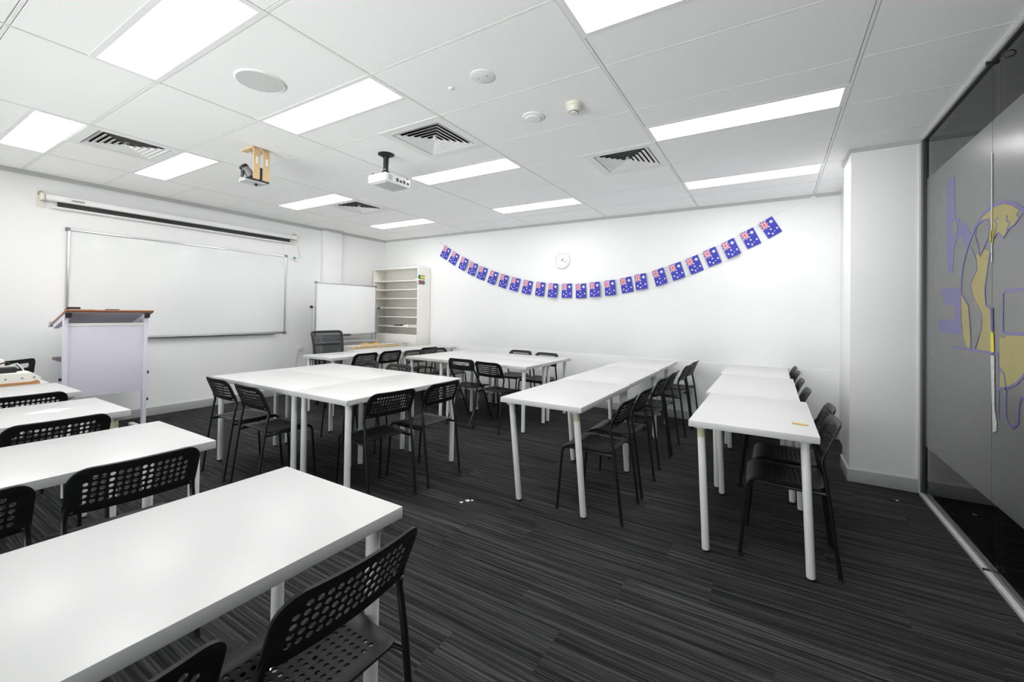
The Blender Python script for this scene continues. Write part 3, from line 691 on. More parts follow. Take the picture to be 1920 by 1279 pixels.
chair('greyish lit chair back behind the front group, right of two', -3.28, 3.165, 176, GC)
GD = 'perforated black chairs around the back table group'
chair('black perforated chair right of the folding chair', -2.70, 3.90, -6, GD)
chair('black perforated chair against the back wall, left of two', -3.16, 5.44, 179, GD)
chair('black perforated chair against the back wall, right of two', -2.675, 5.33, 173, GD)
chair('grey lit chair at left end of back group, nearer one', -4.345, 4.45, -92, GD)
chair('grey lit chair at left end of back group, by the wall', -4.335, 4.935, -90, GD)
GE = 'perforated black chairs at the tables before the bookcase'
chair('black perforated chair before the mesh chair table, nearest of three', -4.50, 3.76, 90, GE)
chair('black perforated chair before the bookcase tables, middle of three', -4.52, 4.21, 91, GE)
chair('black perforated chair before the bookcase tables, farthest of three', -4.53, 4.985, 90, GE)
GF = 'perforated black chairs along the middle row'
for yy, dx, dg, nm in ((2.835, 0, 90, 'first from the camera'), (3.31, 0.0, 90, 'second from the camera'), (3.96, -0.015, 88, 'third from the camera'), (4.418, -0.01, 90, 'fourth from the camera'), (5.12, 0, 89, 'fifth from the camera'), (5.585, 0.01, 88, 'last one by the back wall')):
    chair('black perforated chair along the middle row, ' + nm, -0.805 + dx, yy, dg, GF)
GH = 'perforated black chairs along the right row'
for yy, xx, dg, nm in ((2.875, 0.285, 91, 'first, nearest the camera'), (3.29, 0.305, 90, 'second, just behind the first'), (3.955, 0.225, 90, 'third, only its back top showing'), (4.54, 0.215, 90, 'fourth, small back top showing'), (5.18, 0.215, 90, 'fifth, tiny back top showing'), (5.61, 0.205, 90, 'sixth, next to the back wall')):
    chair('black perforated chair along the right row, ' + nm, xx, yy, dg, GH)

# ------------------------------------------------------------------ folding chairs with a slot handle
def slot_panel(S, w_, h_, slot, t_, rad):
    """rounded panel with one long slot, through bridging loops."""
    mb = MB(); uc, vc = (slot[0] + slot[1]) / 2, (slot[2] + slot[3]) / 2
    out = rrect(-w_ / 2, w_ / 2, 0, h_, rad, 5, 0.02); inn = rrect(*slot, [min(slot[3] - slot[2], slot[1] - slot[0]) * 0.45] * 4, 4, 0.02)
    def par(pts):
        th = [math.atan2((q[1] - vc) * 4, q[0] - uc) for q in pts]; k = min(range(len(th)), key=lambda a: th[a])
        return pts[k:] + pts[:k], th[k:] + th[:k]
    out, to = par(out); inn, ti = par(inn)
    def V(q, w2):
        p = Vector(S(*q)); return mb.vert(p + Vector((0, w2, 0)))
    A = [V(q, t_) for q in out]; B = [V(q, -t_) for q in out]; Cc = [V(q, t_) for q in inn]; D = [V(q, -t_) for q in inn]
    bridge(mb, Cc, ti, A, to); bridge(mb, D, ti, B, to, flip=True)
    for X, Y in ((A, B), (Cc, D)):
        n = len(X)
        for k in range(n): mb.face((X[k], X[(k + 1) % n], Y[(k + 1) % n], Y[k]))
    return mb
def folding_chair(label, loc, deg):
    t = thing('folding_chair', label, 'chair', loc, math.radians(deg), 'black folding chairs')
    Sb = lambda u, v: (u, -0.155 - 0.10 * v - 0.014 * (1 - (u / 0.2) ** 2), 0.640 + v * 0.985)
    slot_panel(Sb, 0.385, 0.135, (-0.13, 0.13, 0.058, 0.098), 0.006, (0.02, 0.02, 0.045, 0.045)).build('backrest', 'chair', t)
    se = perforated(lambda u, v: (u, v, 0.452 - 0.010 * math.cos(min(1, abs(v) / 0.17) * PI / 2) - (0.02 * ((v - 0.12) / 0.06) ** 2 if v > 0.12 else 0)), (-0.1, 0.1, -0.1, 0.1), 4, 4, {(i, j) for i in range(4) for j in range(4)}, 0.005, rrect(-0.178, 0.178, -0.175, 0.185, (0.06, 0.06, 0.05, 0.05)), 0.004, 0.006)
    se.build('seat', 'chair', t)
    for s in (-1, 1):
        x = 0.183 * s
        MB().tube([(x, 0.225, 0.012), (x, 0.05, 0.37), (x, -0.10, 0.58), (x, -0.150, 0.65), (x * 0.98, -0.170, 0.72)], 0.0095, 8).build('front_leg', 'tube', t)
        MB().tube([(x * 0.93, -0.222, 0.012), (x * 0.93, -0.08, 0.25), (x * 0.93, 0.055, 0.437)], 0.0095, 8).build('rear_leg', 'tube', t)
        for yy in (0.225, -0.222): MB().lathe([(0.013, 0), (0.012, 0.024), (0.001, 0.024)], 10, c=(x * (1 if yy > 0 else 0.93), yy, 0)).build('foot', 'rubber', t)
    MB().tube([(-0.183, 0.222, 0.016), (0.183, 0.222, 0.016)], 0.008, 8).build('front_rail', 'tube', t)
    MB().tube([(-0.17, -0.218, 0.016), (0.17, -0.218, 0.016)], 0.008, 8).build('rear_rail', 'tube', t)
    return t
folding_chair('black folding chair with a slot handle, left of perforated chair at back group', (-3.11, 4.135, 0), -2)
folding_chair('black folding chair with a slot handle behind the left equipment table', (-5.93, 0.85, 0), 130).scale = (0.92, 1.0, 1.075)

# ================================================================== left wall: whiteboard, projection screen
t = thing('whiteboard', 'long wall-mounted whiteboard behind the lectern', 'whiteboard', (XL, 2.615, 0.965))
HY, HZ = 1.205, 1.185
box('panel', 'board', t, 0.004, 0.016, -HY + 0.01, HY - 0.01, 0.01, HZ - 0.01)
for nm, q in (('frame_rail', (-HY, HY, 0.0, 0.018)), ('frame_rail', (-HY, HY, HZ - 0.018, HZ)), ('frame_stile', (-HY, -HY + 0.018, 0.018, HZ - 0.018)), ('frame_stile', (HY - 0.018, HY, 0.018, HZ - 0.018))):
    box(nm, 'alu', t, 0.0, 0.022, *q, 0.003)
for sy in (-1, 1):
    for z in (0.0, HZ): box('corner_cap', 'grey', t, 0.0, 0.026, sy * HY - 0.020, sy * HY + 0.020, z - 0.018, z + 0.018, 0.006)
box('pen_tray', 'alu', t, 0.0, 0.06, -HY + 0.15, HY - 0.15, -0.012, 0.0, 0.002)

t = thing('projection_screen', 'white roll-up projection screen casing high on the left wall', 'screen', (XL, 2.585, 2.43))
MB().box(0.015, 0.085, -1.36, 1.37, -0.012, 0.048, 0, 0.014).build('casing', 'white', t)
MB().box(0.020, 0.030, -1.26, 1.285, -0.062, -0.010).build('screen_fabric', 'black', t)
MB().tube([(0.027, -1.30, -0.072), (0.027, 1.29, -0.072)], 0.014, 12).build('weight_bar', 'white', t)
for sy, yy in ((-1, -1.375), (1, 1.375)):
    box('wall_bracket', 'offwhite', t, 0.0, 0.008, yy - 0.035, yy + 0.035, -0.085, 0.10, 0.002)
    MB().tube([(0.010, yy - 0.022, 0.035)] + [(0.010, yy + 0.022 * math.cos(a), 0.055 + 0.022 * math.sin(a)) for a in [PI - k * PI / 6 for k in range(7)]] + [(0.010, yy + 0.022, 0.035)], 0.003, 6).build('hanger_hook', 'grey', t)
    box('end_cap', 'offwhite', t, 0.010, 0.090, yy - 0.012 - 0.0 * sy, yy + 0.012, -0.018, 0.052, 0.006)
box('maker_label', 'lgrey', t, 0.0845, 0.0862, -1.17, -1.06, 0.006, 0.026)
for k in range(5): box('label_mark', 'black', t, 0.0862, 0.0866, -1.155 + 0.018 * k, -1.145 + 0.018 * k, 0.011, 0.021)
t = thing('screen_control', 'small white control box with blue display beside whiteboard', 'control box', (XL, 3.965, 2.128))
o = MB().box(0.0, 0.022, -0.055, 0.055, -0.032, 0.032, 0, 0.005).build('case', 'white', t); o.rotation_euler = (-0.45, 0, 0)
d = box('display', 'teal', o, 0.0215, 0.0235, -0.035, 0.008, -0.016, 0.020)
MB().tube([(0.006, 0.045, -0.005), (0.006, 0.085, 0.02), (0.006, 0.075, 0.10), (0.006, 0.055, 0.16), (0.006, 0.05, 0.205)], 0.003, 6).build('cable', 'lgrey', t)
t = thing('power_outlet', 'white wall socket with a plug low on the left wall', 'power socket', (XL, 4.09, 0.70))
MB().box(0.0, 0.010, -0.06, 0.06, -0.038, 0.038, 0, 0.004).build('plate', 'white', t)
MB().box(0.010, 0.045, -0.045, -0.005, -0.022, 0.022, 0, 0.008).build('plug', 'offwhite', t)
MB().tube([(0.03, -0.025, -0.02), (0.03, -0.05, -0.07), (0.022, -0.075, -0.16), (0.018, -0.08, -0.45), (0.02, -0.08, -0.655)], 0.0035, 6).build('lead', 'lgrey', t)

# ------------------------------------------------------------------ lectern
t = thing('lectern', 'lavender-white lectern with slanted brown-edged top', 'lectern', (-5.78, 1.565, 0))
def slant(x, z0=0.0): return (1.262 + z0 + (x - 0.06) * 0.30)
for sy in (-1, 1):
    MB().box(-0.022, 0.022, sy * 0.305 - 0.018, sy * 0.305 + 0.018, 0.035, 1.205, 0, 0.003).build('upright', 'lav', t)
    MB().box(-0.34, 0.16, sy * 0.305 - 0.022, sy * 0.305 + 0.022, 0.008, 0.035, 0, 0.004).build('foot_bar', 'white', t)
    for zz in (0.62, 0.33): MB().lathe([(0.013, 0), (0.016, 0.006), (0.014, 0.018), (0.001, 0.020)], 14, c=(0.005, sy * 0.323 if sy > 0 else -0.343, zz), axis='Y').build('knob', 'black', t)
    ar = MB().prism([(-0.33, slant(-0.33, -0.05)), (0.05, slant(0.05, -0.05)), (0.05, slant(0.05, -0.006)), (-0.33, slant(-0.33, -0.006))], lambda p: (p[0], sy * 0.300 - 0.02, p[1]), lambda p: (p[0], sy * 0.300 + 0.02, p[1])).build('slant_arm', 'lav', t)
    MB().prism([(0.05, slant(0.05, -0.052)), (0.072, slant(0.072, -0.050)), (0.072, slant(0.072, -0.006)), (0.05, slant(0.05, -0.006))], lambda p: (p[0], sy * 0.300 - 0.021, p[1]), lambda p: (p[0], sy * 0.300 + 0.021, p[1])).build('arm_cap', 'black', ar)
MB().box(-0.004, 0.010, -0.287, 0.287, 0.43, 1.125, 0, 0.002).build('front_panel', 'lav', t)
MB().box(-0.012, 0.014, -0.287, 0.287, 1.125, 1.155, 0, 0.002).build('top_rail', 'white', t)
tp = MB().prism([(-0.38, slant(-0.38, -0.004)), (0.088, slant(0.088, -0.004)), (0.095, slant(0.095, 0.008)), (0.088, slant(0.088, 0.018)), (-0.38, slant(-0.38, 0.018))], lambda p: (p[0], -0.325, p[1]), lambda p: (p[0], 0.345, p[1])).build('desk_top', 'brown', t)
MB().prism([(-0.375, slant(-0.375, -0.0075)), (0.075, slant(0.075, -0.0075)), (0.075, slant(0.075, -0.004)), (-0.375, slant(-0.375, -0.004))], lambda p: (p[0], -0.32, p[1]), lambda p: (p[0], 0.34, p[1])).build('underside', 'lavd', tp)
MB().prism([(-0.42, slant(-0.42, -0.01)), (-0.37, slant(-0.37, -0.01)), (-0.37, slant(-0.37, 0.03)), (-0.42, slant(-0.42, 0.03))], lambda p: (p[0], -0.335, p[1]), lambda p: (p[0], 0.30, p[1])).build('paper_stop', 'lgrey', t)
sh = MB().box(-0.33, -0.03, -0.322, 0.25, 0.785, 0.812, 0, 0.004).build('side_shelf', 'dbrown', t)
MB().box(-0.28, -0.05, -0.30, 0.22, 0.768, 0.785).build('shelf_bracket', 'lgrey', sh)
def on_slant(name, mats, x0, x1, y0, y1, th, up=0.0185):
    m_ = MB().prism([(x0, slant(x0, up)), (x1, slant(x1, up)), (x1, slant(x1, up + th)), (x0, slant(x0, up + th))], lambda p: (p[0], y0, p[1]), lambda p: (p[0], y1, p[1]))
    o = m_.build(name, mats); o.location = (-5.78, 1.565, 0); return o
tag(on_slant('clipboard', 'ptan', -0.12, 0.085, -0.30, -0.12, 0.006), 'tan clipboard lying on the left of the lectern top', 'clipboard')
tag(on_slant('cable_adapter', 'black', -0.02, 0.07, -0.31, -0.22, 0.022, 0.0255), 'black adapter on the clipboard at lectern left corner', 'adapter')
rc = thing('remote_control', 'small black remote lying on the lectern top edge', 'remote control', (-5.74, 1.585, slant(0.04, 0.019)))
o = MB().box(-0.022, 0.022, -0.055, 0.055, 0.0, 0.018, 0, 0.006).build('body', 'black', rc); o.rotation_euler = (0, -0.29, 0)
MB().lathe([(0.008, 0.018), (0.008, 0.022), (0.001, 0.022)], 12).build('button', 'grey', o)

# ------------------------------------------------------------------ left equipment table load
TZ = 0.7355
tag(box('wooden_board', 'orange', None, -5.10, -4.712, 0.10, 0.90, TZ, TZ + 0.018, 0.002), 'orange wooden board under the cream rail at far left', 'board')
t = thing('cream_rail', 'cream metal rail with bolt heads lying at far left', 'rail', (-4.74, 0.5, TZ + 0.0185))
MB().prism([(-0.42, 0.0), (0.36, 0.0), (0.41, 0.018), (0.395, 0.04), (0.36, 0.066), (-0.42, 0.066)], lambda p: (-0.16, p[0], p[1]), lambda p: (0.02, p[0], p[1])).build('body', 'cream', t)
for yy in (0.03, 0.13, 0.23, 0.31, 0.37): MB().lathe([(0.006, 0), (0.006, 0.004), (0.001, 0.005)], 10, c=(0.02, yy, 0.03), axis='X').build('bolt', 'grey', t)
tag(MB().tube([(-4.975, 0.665, 0.775), (-4.975, 0.70, 0.86), (-4.98, 0.77, 0.885), (-4.985, 0.83, 0.86), (-5.0, 0.87, 0.80), (-5.03, 0.91, 0.768), (-5.10, 0.925, TZ + 0.008)], 0.006, 6).build('black_cable', 'black'), 'black cable looped over the equipment at far left', 'cable')
tag(MB().tube([(-4.93, 0.74, 0.77), (-4.92, 0.78, 0.865), (-4.935, 0.82, 0.875), (-4.94, 0.85, 0.83), (-4.945, 0.87, 0.762)], 0.005, 6).build('white_cable', 'white'), 'white cable coiled beside the cream rail at far left', 'cable')
tag(MB().box(-5.12, -4.93, 0.40, 0.64, TZ + 0.0185, TZ + 0.10, 0, 0.008).build('brown_box', 'orange'), 'brown box behind the cream rail at far left', 'box')
tag(MB().box(-4.88, -4.80, 0.60, 0.80, 0.8205, 0.86, 0, 0.01).build('black_adapter', 'black'), 'black power adapter resting on the cream rail', 'adapter')
tag(MB().box(-5.28, -5.14, 0.46, 0.79, TZ, TZ + 0.155, 0, 0.006).build('white_box', 'white'), 'white cardboard box cut off by the left edge', 'box')

# ================================================================== back left corner: bookcase, mobile board, office chair
t = thing('bookcase', 'tall cream bookcase with drawers below, by the back wall', 'bookcase', (-5.865, YB - 0.008, 0))
W2, D2, H2 = 0.575, 0.315, 2.105
for s in (-1, 1): box('side_panel', 'cream', t, s * W2 - (0.02 if s > 0 else 0), s * W2 + (0.02 if s < 0 else 0), -D2, 0, 0, H2, 0.002)
box('top_board', 'cream', t, -W2 + 0.02, W2 - 0.02, -D2, 0, H2 - 0.022, H2, 0.002)
box('back_board', 'cream', t, -W2 + 0.02, W2 - 0.02, -0.012, 0, 0.05, H2 - 0.022)
for z in (1.875, 1.716, 1.556, 1.386, 1.223, 1.052, 0.905): box('shelf', 'cream', t, -W2 + 0.02, W2 - 0.02, -D2 + 0.012, -0.012, z - 0.018, z, 0.0015)
box('plinth', 'cream', t, -W2 + 0.02, W2 - 0.02, -D2 + 0.02, -D2 + 0.035, 0, 0.06)
for k, (z0, z1) in enumerate(((0.645, 0.885), (0.355, 0.638), (0.065, 0.348))):
    dr = box('drawer', 'cream', t, -W2 + 0.022, W2 - 0.022, -D2 - 0.004, -D2 + 0.014, z0, z1, 0.002)
    MB().tube([(0.30 - 0.05, -D2 - 0.004, (z0 + z1) / 2 - 0.01), (0.30 - 0.05, -D2 - 0.022, (z0 + z1) / 2 - 0.01), (0.30 + 0.05, -D2 - 0.022, (z0 + z1) / 2 - 0.01), (0.30 + 0.05, -D2 - 0.004, (z0 + z1) / 2 - 0.01)], 0.005, 8).build('handle', 'grey', dr)
BX, BY = -5.865, YB - 0.008
def arrow_sign(name, label, z, flip, c1, c2):
    t = thing(name, label, 'sticker', (BX + W2 + 0.0008, BY - 0.235, z))
    s = -1 if flip else 1
    MB().prism([(s * q[0], q[1]) for q in [(-0.085, -0.035), (0.055, -0.035), (0.055, -0.047), (0.095, 0.0), (0.055, 0.047), (0.055, 0.035), (-0.085, 0.035), (-0.068, 0.0)]], lambda p: (0, p[0], p[1]), lambda p: (0.002, p[0], p[1])).build('arrow', c1, t)
    MB().box(0.002, 0.003, -0.05 if not flip else -0.03, 0.03 if not flip else 0.05 + 0.02, -0.024, 0.024).build('face', c2, t)
    return t
arrow_sign('arrow_sticker', 'green and yellow arrow sticker on the bookcase side', 1.925, True, 'green', 'yellow')
arrow_sign('arrow_sticker', 'dark and crimson arrow sticker below the yellow one', 1.832, False, 'green', 'crimson')
def on_shelf(name, mats, label, cat, x0, x1, y0, y1, z, h, rz=0.0):
    o = MB().box(-(x1 - x0) / 2, (x1 - x0) / 2, -(y1 - y0) / 2, (y1 - y0) / 2, 0, h, 0, min(0.004, h * 0.3)).build(name, mats)
    o.location = (BX + (x0 + x1) / 2, BY + (y0 + y1) / 2, z); o.rotation_euler = (0, 0, rz); return tag(o, label, cat)
t = thing('pencil_case', 'dark pencil case on the bookcase shelf with books', 'pencil case', (BX + 0.03, BY - 0.22, 1.0525), 0.2)
MB().box(-0.10, 0.06, -0.03, 0.03, 0, 0.03, 0, 0.012).build('pouch', 'charcoal', t)
MB().tube([(-0.1, -0.031, 0.02), (0.06, -0.031, 0.02)], 0.0025, 6).build('zip', 'chrome', t)
MB().tube([(0.06, 0, 0.02), (0.11, -0.01, 0.035), (0.15, -0.02, 0.05)], 0.004, 6).build('strap', 'charcoal', t)
on_shelf('book', 'paper', 'thick white book lying right of the pencil case', 'book', 0.20, 0.32, -0.29, -0.17, 1.0525, 0.026, 0.1)
on_shelf('book', 'paper', 'white book on the right of the low bookcase shelf', 'book', 0.345, 0.53, -0.29, -0.15, 1.0625, 0.018, -0.06)
on_shelf('book', 'pink', 'pale pink booklet under the right-hand white book', 'book', 0.35, 0.52, -0.295, -0.16, 1.0525, 0.0095, 0.02)
t = thing('paper_sheet', 'crumpled patterned paper standing on the top bookcase shelf', 'paper', (BX + 0.46, BY - 0.17, 1.8755))
MB().prism([(-0.12, 0.0), (0.08, 0.0), (0.085, 0.10), (0.02, 0.125), (-0.09, 0.085)], lambda p: (p[0], 0.02 * math.sin(p[0] * 30), p[1]), lambda p: (p[0], 0.02 * math.sin(p[0] * 30) + 0.003, p[1])).build('sheet', 'paper', t)
for k in range(5): MB().lathe([(0.010 + 0.004 * (k % 2), 0), (0.010 + 0.004 * (k % 2), -0.0016), (0.001, -0.0016)], 7, c=(-0.08 + 0.036 * k, 0.02 * math.sin((-0.08 + 0.036 * k) * 30) - 0.003, 0.055 + 0.008 * (k % 3)), axis='Y').build('printed_mark', 'grey', t)
tag(MB().tube([(BX + 0.40, BY - 0.05, 1.51), (BX + 0.43, BY - 0.06, 1.47), (BX + 0.46, BY - 0.07, 1.46), (BX + 0.48, BY - 0.07, 1.43), (BX + 0.47, BY - 0.06, 1.396)], 0.007, 6).build('paper_streamer', 'cream'), 'curled cream streamer hanging in the bookcase', 'streamer')

t = thing('mobile_whiteboard', 'freestanding mobile whiteboard on a metal stand before the bookcase', 'whiteboard', (-6.0, 4.60, 0))
HW = 0.585
MB().box(-0.010, 0.010, -HW + 0.01, HW - 0.01, 0.93, 1.745).build('board', 'board', t)
for nm, q in (('frame_rail', (-HW, HW, 0.915, 0.937)), ('frame_rail', (-HW, HW, 1.735, 1.757)), ('frame_stile', (-HW, -HW + 0.02, 0.937, 1.735)), ('frame_stile', (HW - 0.02, HW, 0.937, 1.735))): box(nm, 'alu', t, -0.014, 0.014, *q, 0.003)
for s in (-1, 1):
    for z in (0.926, 1.746): box('corner_cap', 'grey', t, -0.017, 0.017, s * (HW - 0.008) - 0.016, s * (HW - 0.008) + 0.016, z - 0.016, z + 0.016, 0.005)
    box('post', 'alu', t, -0.015, 0.015, s * (HW + 0.028) - 0.014, s * (HW + 0.028) + 0.014, 0.10, 1.37, 0.003)
    MB().tube([(0, s * (HW - 0.005), 1.365), (0, s * (HW + 0.045), 1.365)], 0.008, 8).build('pivot', 'grey', t)
    MB().lathe([(0.018, 0), (0.022, 0.01), (0.022, 0.03), (0.001, 0.032)], 14, c=(0.0, s * (HW + 0.045) if s > 0 else s * (HW + 0.077), 1.365), axis='Y').build('knob', 'black', t)
    box('foot_bar', 'alu', t, -0.28, 0.28, s * (HW + 0.028) - 0.02, s * (HW + 0.028) + 0.02, 0.07, 0.10, 0.004)
    for sx in (-1, 1): MB().lathe([(0.028, -0.011), (0.034, -0.008), (0.034, 0.008), (0.028, 0.011)], 16, c=(sx * 0.25, s * (HW + 0.028), 0.034), axis='Y').build('castor', 'rubber', t)
box('lower_rail', 'alu', t, -0.012, 0.012, -HW - 0.014, HW + 0.014, 0.78, 0.82, 0.003)
box('pen_tray', 'alu', t, 0.014, 0.085, -HW + 0.04, HW - 0.04, 0.885, 0.893, 0.002)
box('base_rail', 'alu', t, -0.012, 0.012, -HW - 0.014, HW + 0.014, 0.12, 0.16, 0.003)
t = thing('board_eraser', 'black eraser on the pen tray of the mobile whiteboard', 'eraser', (-5.95, 4.56, 0.8935))
MB().box(-0.028, 0.028, -0.06, 0.06, 0, 0.018, 0, 0.003).build('felt', 'grey', t)
MB().box(-0.028, 0.028, -0.06, 0.06, 0.018, 0.040, 0, 0.008).build('grip', 'black', t)

# pine-edged white board and a yellow ruler on it, on a low desk beyond the table
t = thing('side_desk', 'white desk end behind the bookcase tables', 'desk', (-5.46, 4.80, 0))
box('desk_top', 'table', t, -0.22, 0.22, -0.62, 0.46, 0.700, 0.725, 0.002)
for sx in (-1, 1):
    for yy in (-0.58, 0.42): MB().tube([(sx * 0.18, yy, 0), (sx * 0.18, yy, 0.70)], 0.016, 12).build('leg', 'leg', t)
t = thing('drawer_board', 'white panel with raw pine front edge lying on the desk', 'panel', (-5.46, 4.75, 0.7255))
MB().box(-0.19, 0.0, -0.52, 0.47, 0.0, 0.048, 0, 0.002).build('panel', 'table', t)
for a, b in ((-0.50, 0.03), (0.035, 0.47)): box('pine_edge', 'pine', t, 0.0005, 0.018, a, b, 0.002, 0.046, 0.001)
for k in range(5): box('dowel_slot', 'dbrown', t, 0.0181, 0.019, -0.40 + 0.09 * k, -0.375 + 0.09 * k, 0.014, 0.024)
t = thing('wooden_ruler', 'yellow wooden ruler block on the pine-edged panel', 'ruler', (-5.58, 4.72, 0.774), 0.08)
MB().box(-0.04, 0.04, -0.16, 0.20, 0.0, 0.018, 0, 0.002).build('block', 'yellowwood', t)
MB().box(-0.02, 0.02, -0.03, 0.05, 0.018, 0.03, 0, 0.003).build('clip', 'dbrown', t)

# office chair with a mesh back
t = thing('office_chair', 'black mesh-backed office chair by the mobile whiteboard', 'office chair', (-5.215, 3.86, 0), math.radians(-88))
S_ = lambda u, v: (u * (1 - 0.16 * (1 - v) ** 1.5), -0.24 - 0.05 * v + 0.05 * math.sin(v * PI) * 0.6 - 0.0 + 0.035 * (u / 0.24) ** 2, 0.52 + 0.49 * v)
def edge_pts(sc):
    pts = rrect(-0.245 * sc, 0.245 * sc, 0.0, 1.0, (0.06, 0.06, 0.05, 0.05), 5, 0.06); return [S_(*q) for q in pts]
fr = MB().tube(edge_pts(1.0), 0.017, 8, closed=True).build('back_frame', 'charcoal', t)
ms_ = MB(); NU, NV = 12, 12
g = [[ms_.vert(S_(-0.24 + 0.48 * i / NU, 0.01 + 0.98 * j / NV)) for i in range(NU + 1)] for j in range(NV + 1)]
for j in range(NV):
    for i in range(NU): ms_.face((g[j][i], g[j][i + 1], g[j + 1][i + 1], g[j + 1][i]))
ms_.build('mesh_back', 'mesh', t)
for v in (0.36, 0.62): MB().tube([tuple(Vector(S_(-0.22 + 0.44 * i / 6, v)) + Vector((0, -0.03, 0))) for i in range(7)], 0.012, 6).build('lumbar_bar', 'charcoal', fr)
MB().tube([(0, -0.02, 0.40), (0, -0.20, 0.42), (0, -0.29, 0.52), (0, -0.285, 0.70)], 0.022, 8).build('back_stem', 'charcoal', t)
MB().box(-0.24, 0.24, -0.20, 0.25, 0.43, 0.50, 0, 0.03).build('seat', 'charcoal', t)
for s in (-1, 1):
    MB().tube([(s * 0.20, 0.0, 0.43), (s * 0.29, 0.0, 0.45), (s * 0.29, -0.02, 0.64)], 0.016, 8).build('arm_post', 'charcoal', t)
    MB().box(s * 0.29 - 0.04, s * 0.29 + 0.04, -0.14, 0.11, 0.64, 0.665, 0, 0.010).build('arm_pad', 'charcoal', t)
MB().lathe([(0.03, 0.10), (0.03, 0.42), (0.06, 0.43), (0.001, 0.43)], 16).build('gas_column', 'black', t)
for k in range(5):
    a = 2 * PI * k / 5 + 0.3; c, s = math.cos(a), math.sin(a)
    ba = MB().tube([(0.02 * c, 0.02 * s, 0.10), (0.28 * c, 0.28 * s, 0.066)], [0.024, 0.014], 8).build('base_arm', 'charcoal', t)
    MB().lathe([(0.022, -0.018), (0.028, -0.012), (0.028, 0.012), (0.022, 0.018)], 14, c=(0.28 * c, 0.28 * s, 0.028), axis='Y').build('castor', 'rubber', ba)

# ================================================================== back wall: bunting and clock
FW, FH = 0.156, 0.211
fm = MB()
def fp(poly, mi, d): fm.prism(poly, lambda p: (p[0], -d, -p[1]), lambda p: (p[0], -d + 0.0004, -p[1]), mi)
fm.box(0, FW, -0.0008, 0.0004, -FH, 0.0, 0)
jw, jh = FW * 0.53, FH * 0.48
def dia(t_, mi, d):
    for fl_ in (0, 1):
        q = [(0, 0), (t_, 0), (jw, jh - t_ * 1.2), (jw, jh), (jw - t_, jh), (0, t_ * 1.2)]
        fp([(jw - p[0], p[1]) if fl_ else p for p in q], mi, d + 0.0001 * fl_)
dia(0.0095, 1, 0.0014); dia(0.0035, 2, 0.0019)
for a, mi, d in ((0.0095, 1, 0.0024), (0.0052, 2, 0.0029)):
    fp([(jw / 2 - a, 0), (jw / 2 + a, 0), (jw / 2 + a, jh), (jw / 2 - a, jh)], mi, d)
    fp([(0, jh / 2 - a), (jw, jh / 2 - a), (jw, jh / 2 + a), (0, jh / 2 + a)], mi, d + 0.00015)
def star(cx, cy, r, n, ri): fp([(cx + (r if k % 2 == 0 else r * ri) * math.sin(k * PI / n), cy - (r if k % 2 == 0 else r * ri) * math.cos(k * PI / n)) for k in range(2 * n)], 1, 0.0014)
star(FW * 0.765, FH * 0.235, 0.024, 7, 0.48)
for cx, cy, r_, n in ((0.47, 0.60, 0.0115, 7), (0.20, 0.75, 0.0125, 7), (0.855, 0.70, 0.0125, 7), (0.42, 0.865, 0.0125, 7), (0.615, 0.78, 0.0070, 5)): star(FW * cx, FH * cy, r_, n, 0.6)
flag_me = fm.mesh('flag', ['blue', 'fwhite', 'red'], 0)
FLAGS = [(-4.949, 2.493, -0.499, -0.554), (-4.757, 2.385, -0.516, -0.569), (-4.562, 2.276, -0.394, -0.415), (-4.37, 2.179, -0.347, -0.402), (-4.175, 2.098, -0.343, -0.372), (-3.96, 2.018, -0.307, -0.348), (-3.75, 1.953, -0.29, -0.363), (-3.543, 1.896, -0.265, -0.26), (-3.328, 1.843, -0.2, -0.19), (-3.107, 1.805, -0.129, -0.134), (-2.894, 1.779, -0.095, -0.076), (-2.681, 1.765, -0.025, 0.042), (-2.46, 1.757, 0.031, 0.014), (-2.246, 1.772, 0.026, 0.074), (-2.031, 1.789, 0.071, 0.098), (-1.81, 1.815, 0.134, 0.244), (-1.61, 1.859, 0.159, 0.093), (-1.378, 1.899, 0.284, 0.297), (-1.169, 1.965, 0.31, 0.314), (-0.963, 2.035, 0.336, 0.396), (-0.761, 2.119, 0.353, 0.412), (-0.557, 2.203, 0.404, 0.447), (-0.353, 2.313, 0.428, 0.436), (-0.157, 2.412, 0.504, 0.551)]
bt = thing('flag_bunting', 'string of small blue flags with stars and crosses across the back wall', 'bunting', (-2.4, YB - 0.03, 1.75))
pts = [(-5.083, 2.545)]
for k, (fx, fz, an, sk) in enumerate(FLAGS):
    an = 0.6 * an + 0.4 * sk
    o = inst('flag', flag_me, bt, (fx + 2.4, 0.0, fz - 1.75), (0.03 * math.sin(k * 2.3), -an, 0.10 * math.sin(k * 1.7 + 1)))
    pts += [(fx, fz), (fx + FW * math.cos(an), fz + FW * math.sin(an))]
pts += [(0.12, 2.555), (0.374, 2.655)]
MB().tube([(p[0] + 2.4, 0.002, p[1] - 1.75) for p in pts], 0.0022, 5).build('string', 'white', bt)
for p in (pts[0], pts[-1]): box('tape', 'white', bt, p[0] + 2.4 - 0.02, p[0] + 2.4 + 0.02, -0.002, 0.029, p[1] - 1.75 - 0.012, p[1] - 1.75 + 0.012)
t = thing('wall_clock', 'round white wall clock above the bunting', 'clock', (-2.683, YB - 0.0005, 2.113))
MB().lathe([(0.118, 0.0), (0.122, -0.02), (0.120, -0.034), (0.108, -0.036), (0.106, -0.026), (0.001, -0.026)], 40, axis='Y').build('rim', 'white', t)
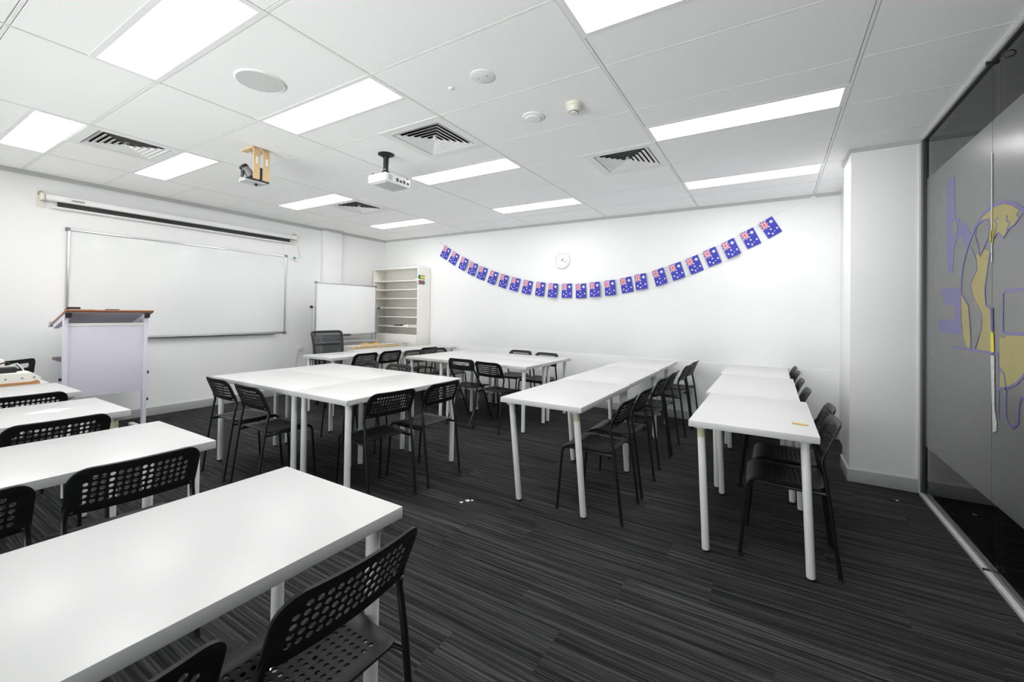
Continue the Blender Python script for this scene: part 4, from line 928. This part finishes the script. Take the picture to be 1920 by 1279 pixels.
fc = MB().lathe([(0.105, -0.024), (0.105, -0.0275), (0.001, -0.0275)], 40, axis='Y').build('face', 'white', t)
for k in range(12):
    a = k * PI / 6; c, s = math.sin(a), math.cos(a); L1, L2 = (0.080, 0.098) if k % 3 == 0 else (0.088, 0.098)
    MB().tube([(L1 * c, -0.0285, L1 * s), (L2 * c, -0.0285, L2 * s)], 0.0022, 5).build('hour_mark', 'black', fc)
for nm, a, l, r_ in (('hour_hand', math.radians(40), 0.045, 0.0032), ('minute_hand', math.radians(118), 0.078, 0.0026)):
    MB().tube([(-0.015 * math.sin(a), -0.031, -0.015 * math.cos(a)), (l * math.sin(a), -0.031, l * math.cos(a))], r_, 6).build(nm, 'black', t)
MB().lathe([(0.006, -0.030), (0.006, -0.034), (0.001, -0.034)], 12, axis='Y').build('hub', 'black', t)

# ================================================================== small things
t = thing('pencil', 'short orange pencil on the front right-row table', 'pencil', (0.127, 2.80, TZ + 0.0045), math.radians(-12))
MB().tube([(-0.035, 0, 0), (0.032, 0, 0)], 0.004, 6).build('shaft', 'yellowwood', t)
MB().tube([(0.032, 0, 0), (0.044, 0, 0)], [0.004, 0.0006], 6).build('tip', 'pine', t)
for k, (x, y, s) in enumerate(((-1.835, 2.365, 0.012), (-1.815, 2.41, 0.016), (-1.79, 2.43, 0.009))):
    o = MB().prism([(-s, -s * 0.6), (s * 0.8, -s), (s, s * 0.5), (-s * 0.4, s)], lambda p: (p[0], p[1], 0.0), lambda p: (p[0], p[1] , 0.002)).build('paper_scrap', 'paper', smooth=0)
    o.location = (x, y, 0.0005); tag(o, ('white paper scrap on the carpet, leftmost of three', 'largest white paper scrap of three on the carpet', 'smallest white paper scrap of three on the carpet')[k], 'scrap', 'paper scraps on the carpet')
t = thing('bulldog_clip', 'small dark clip dropped on the carpet by the pillar', 'clip', (0.752, 4.10, 0.0), 0.6)
MB().box(-0.022, 0.010, -0.008, 0.008, 0.0005, 0.009, 0, 0.002).build('jaw', 'black', t)
MB().box(0.010, 0.036, -0.006, 0.006, 0.0005, 0.005, 0, 0.001).build('lever', 'paper', t)
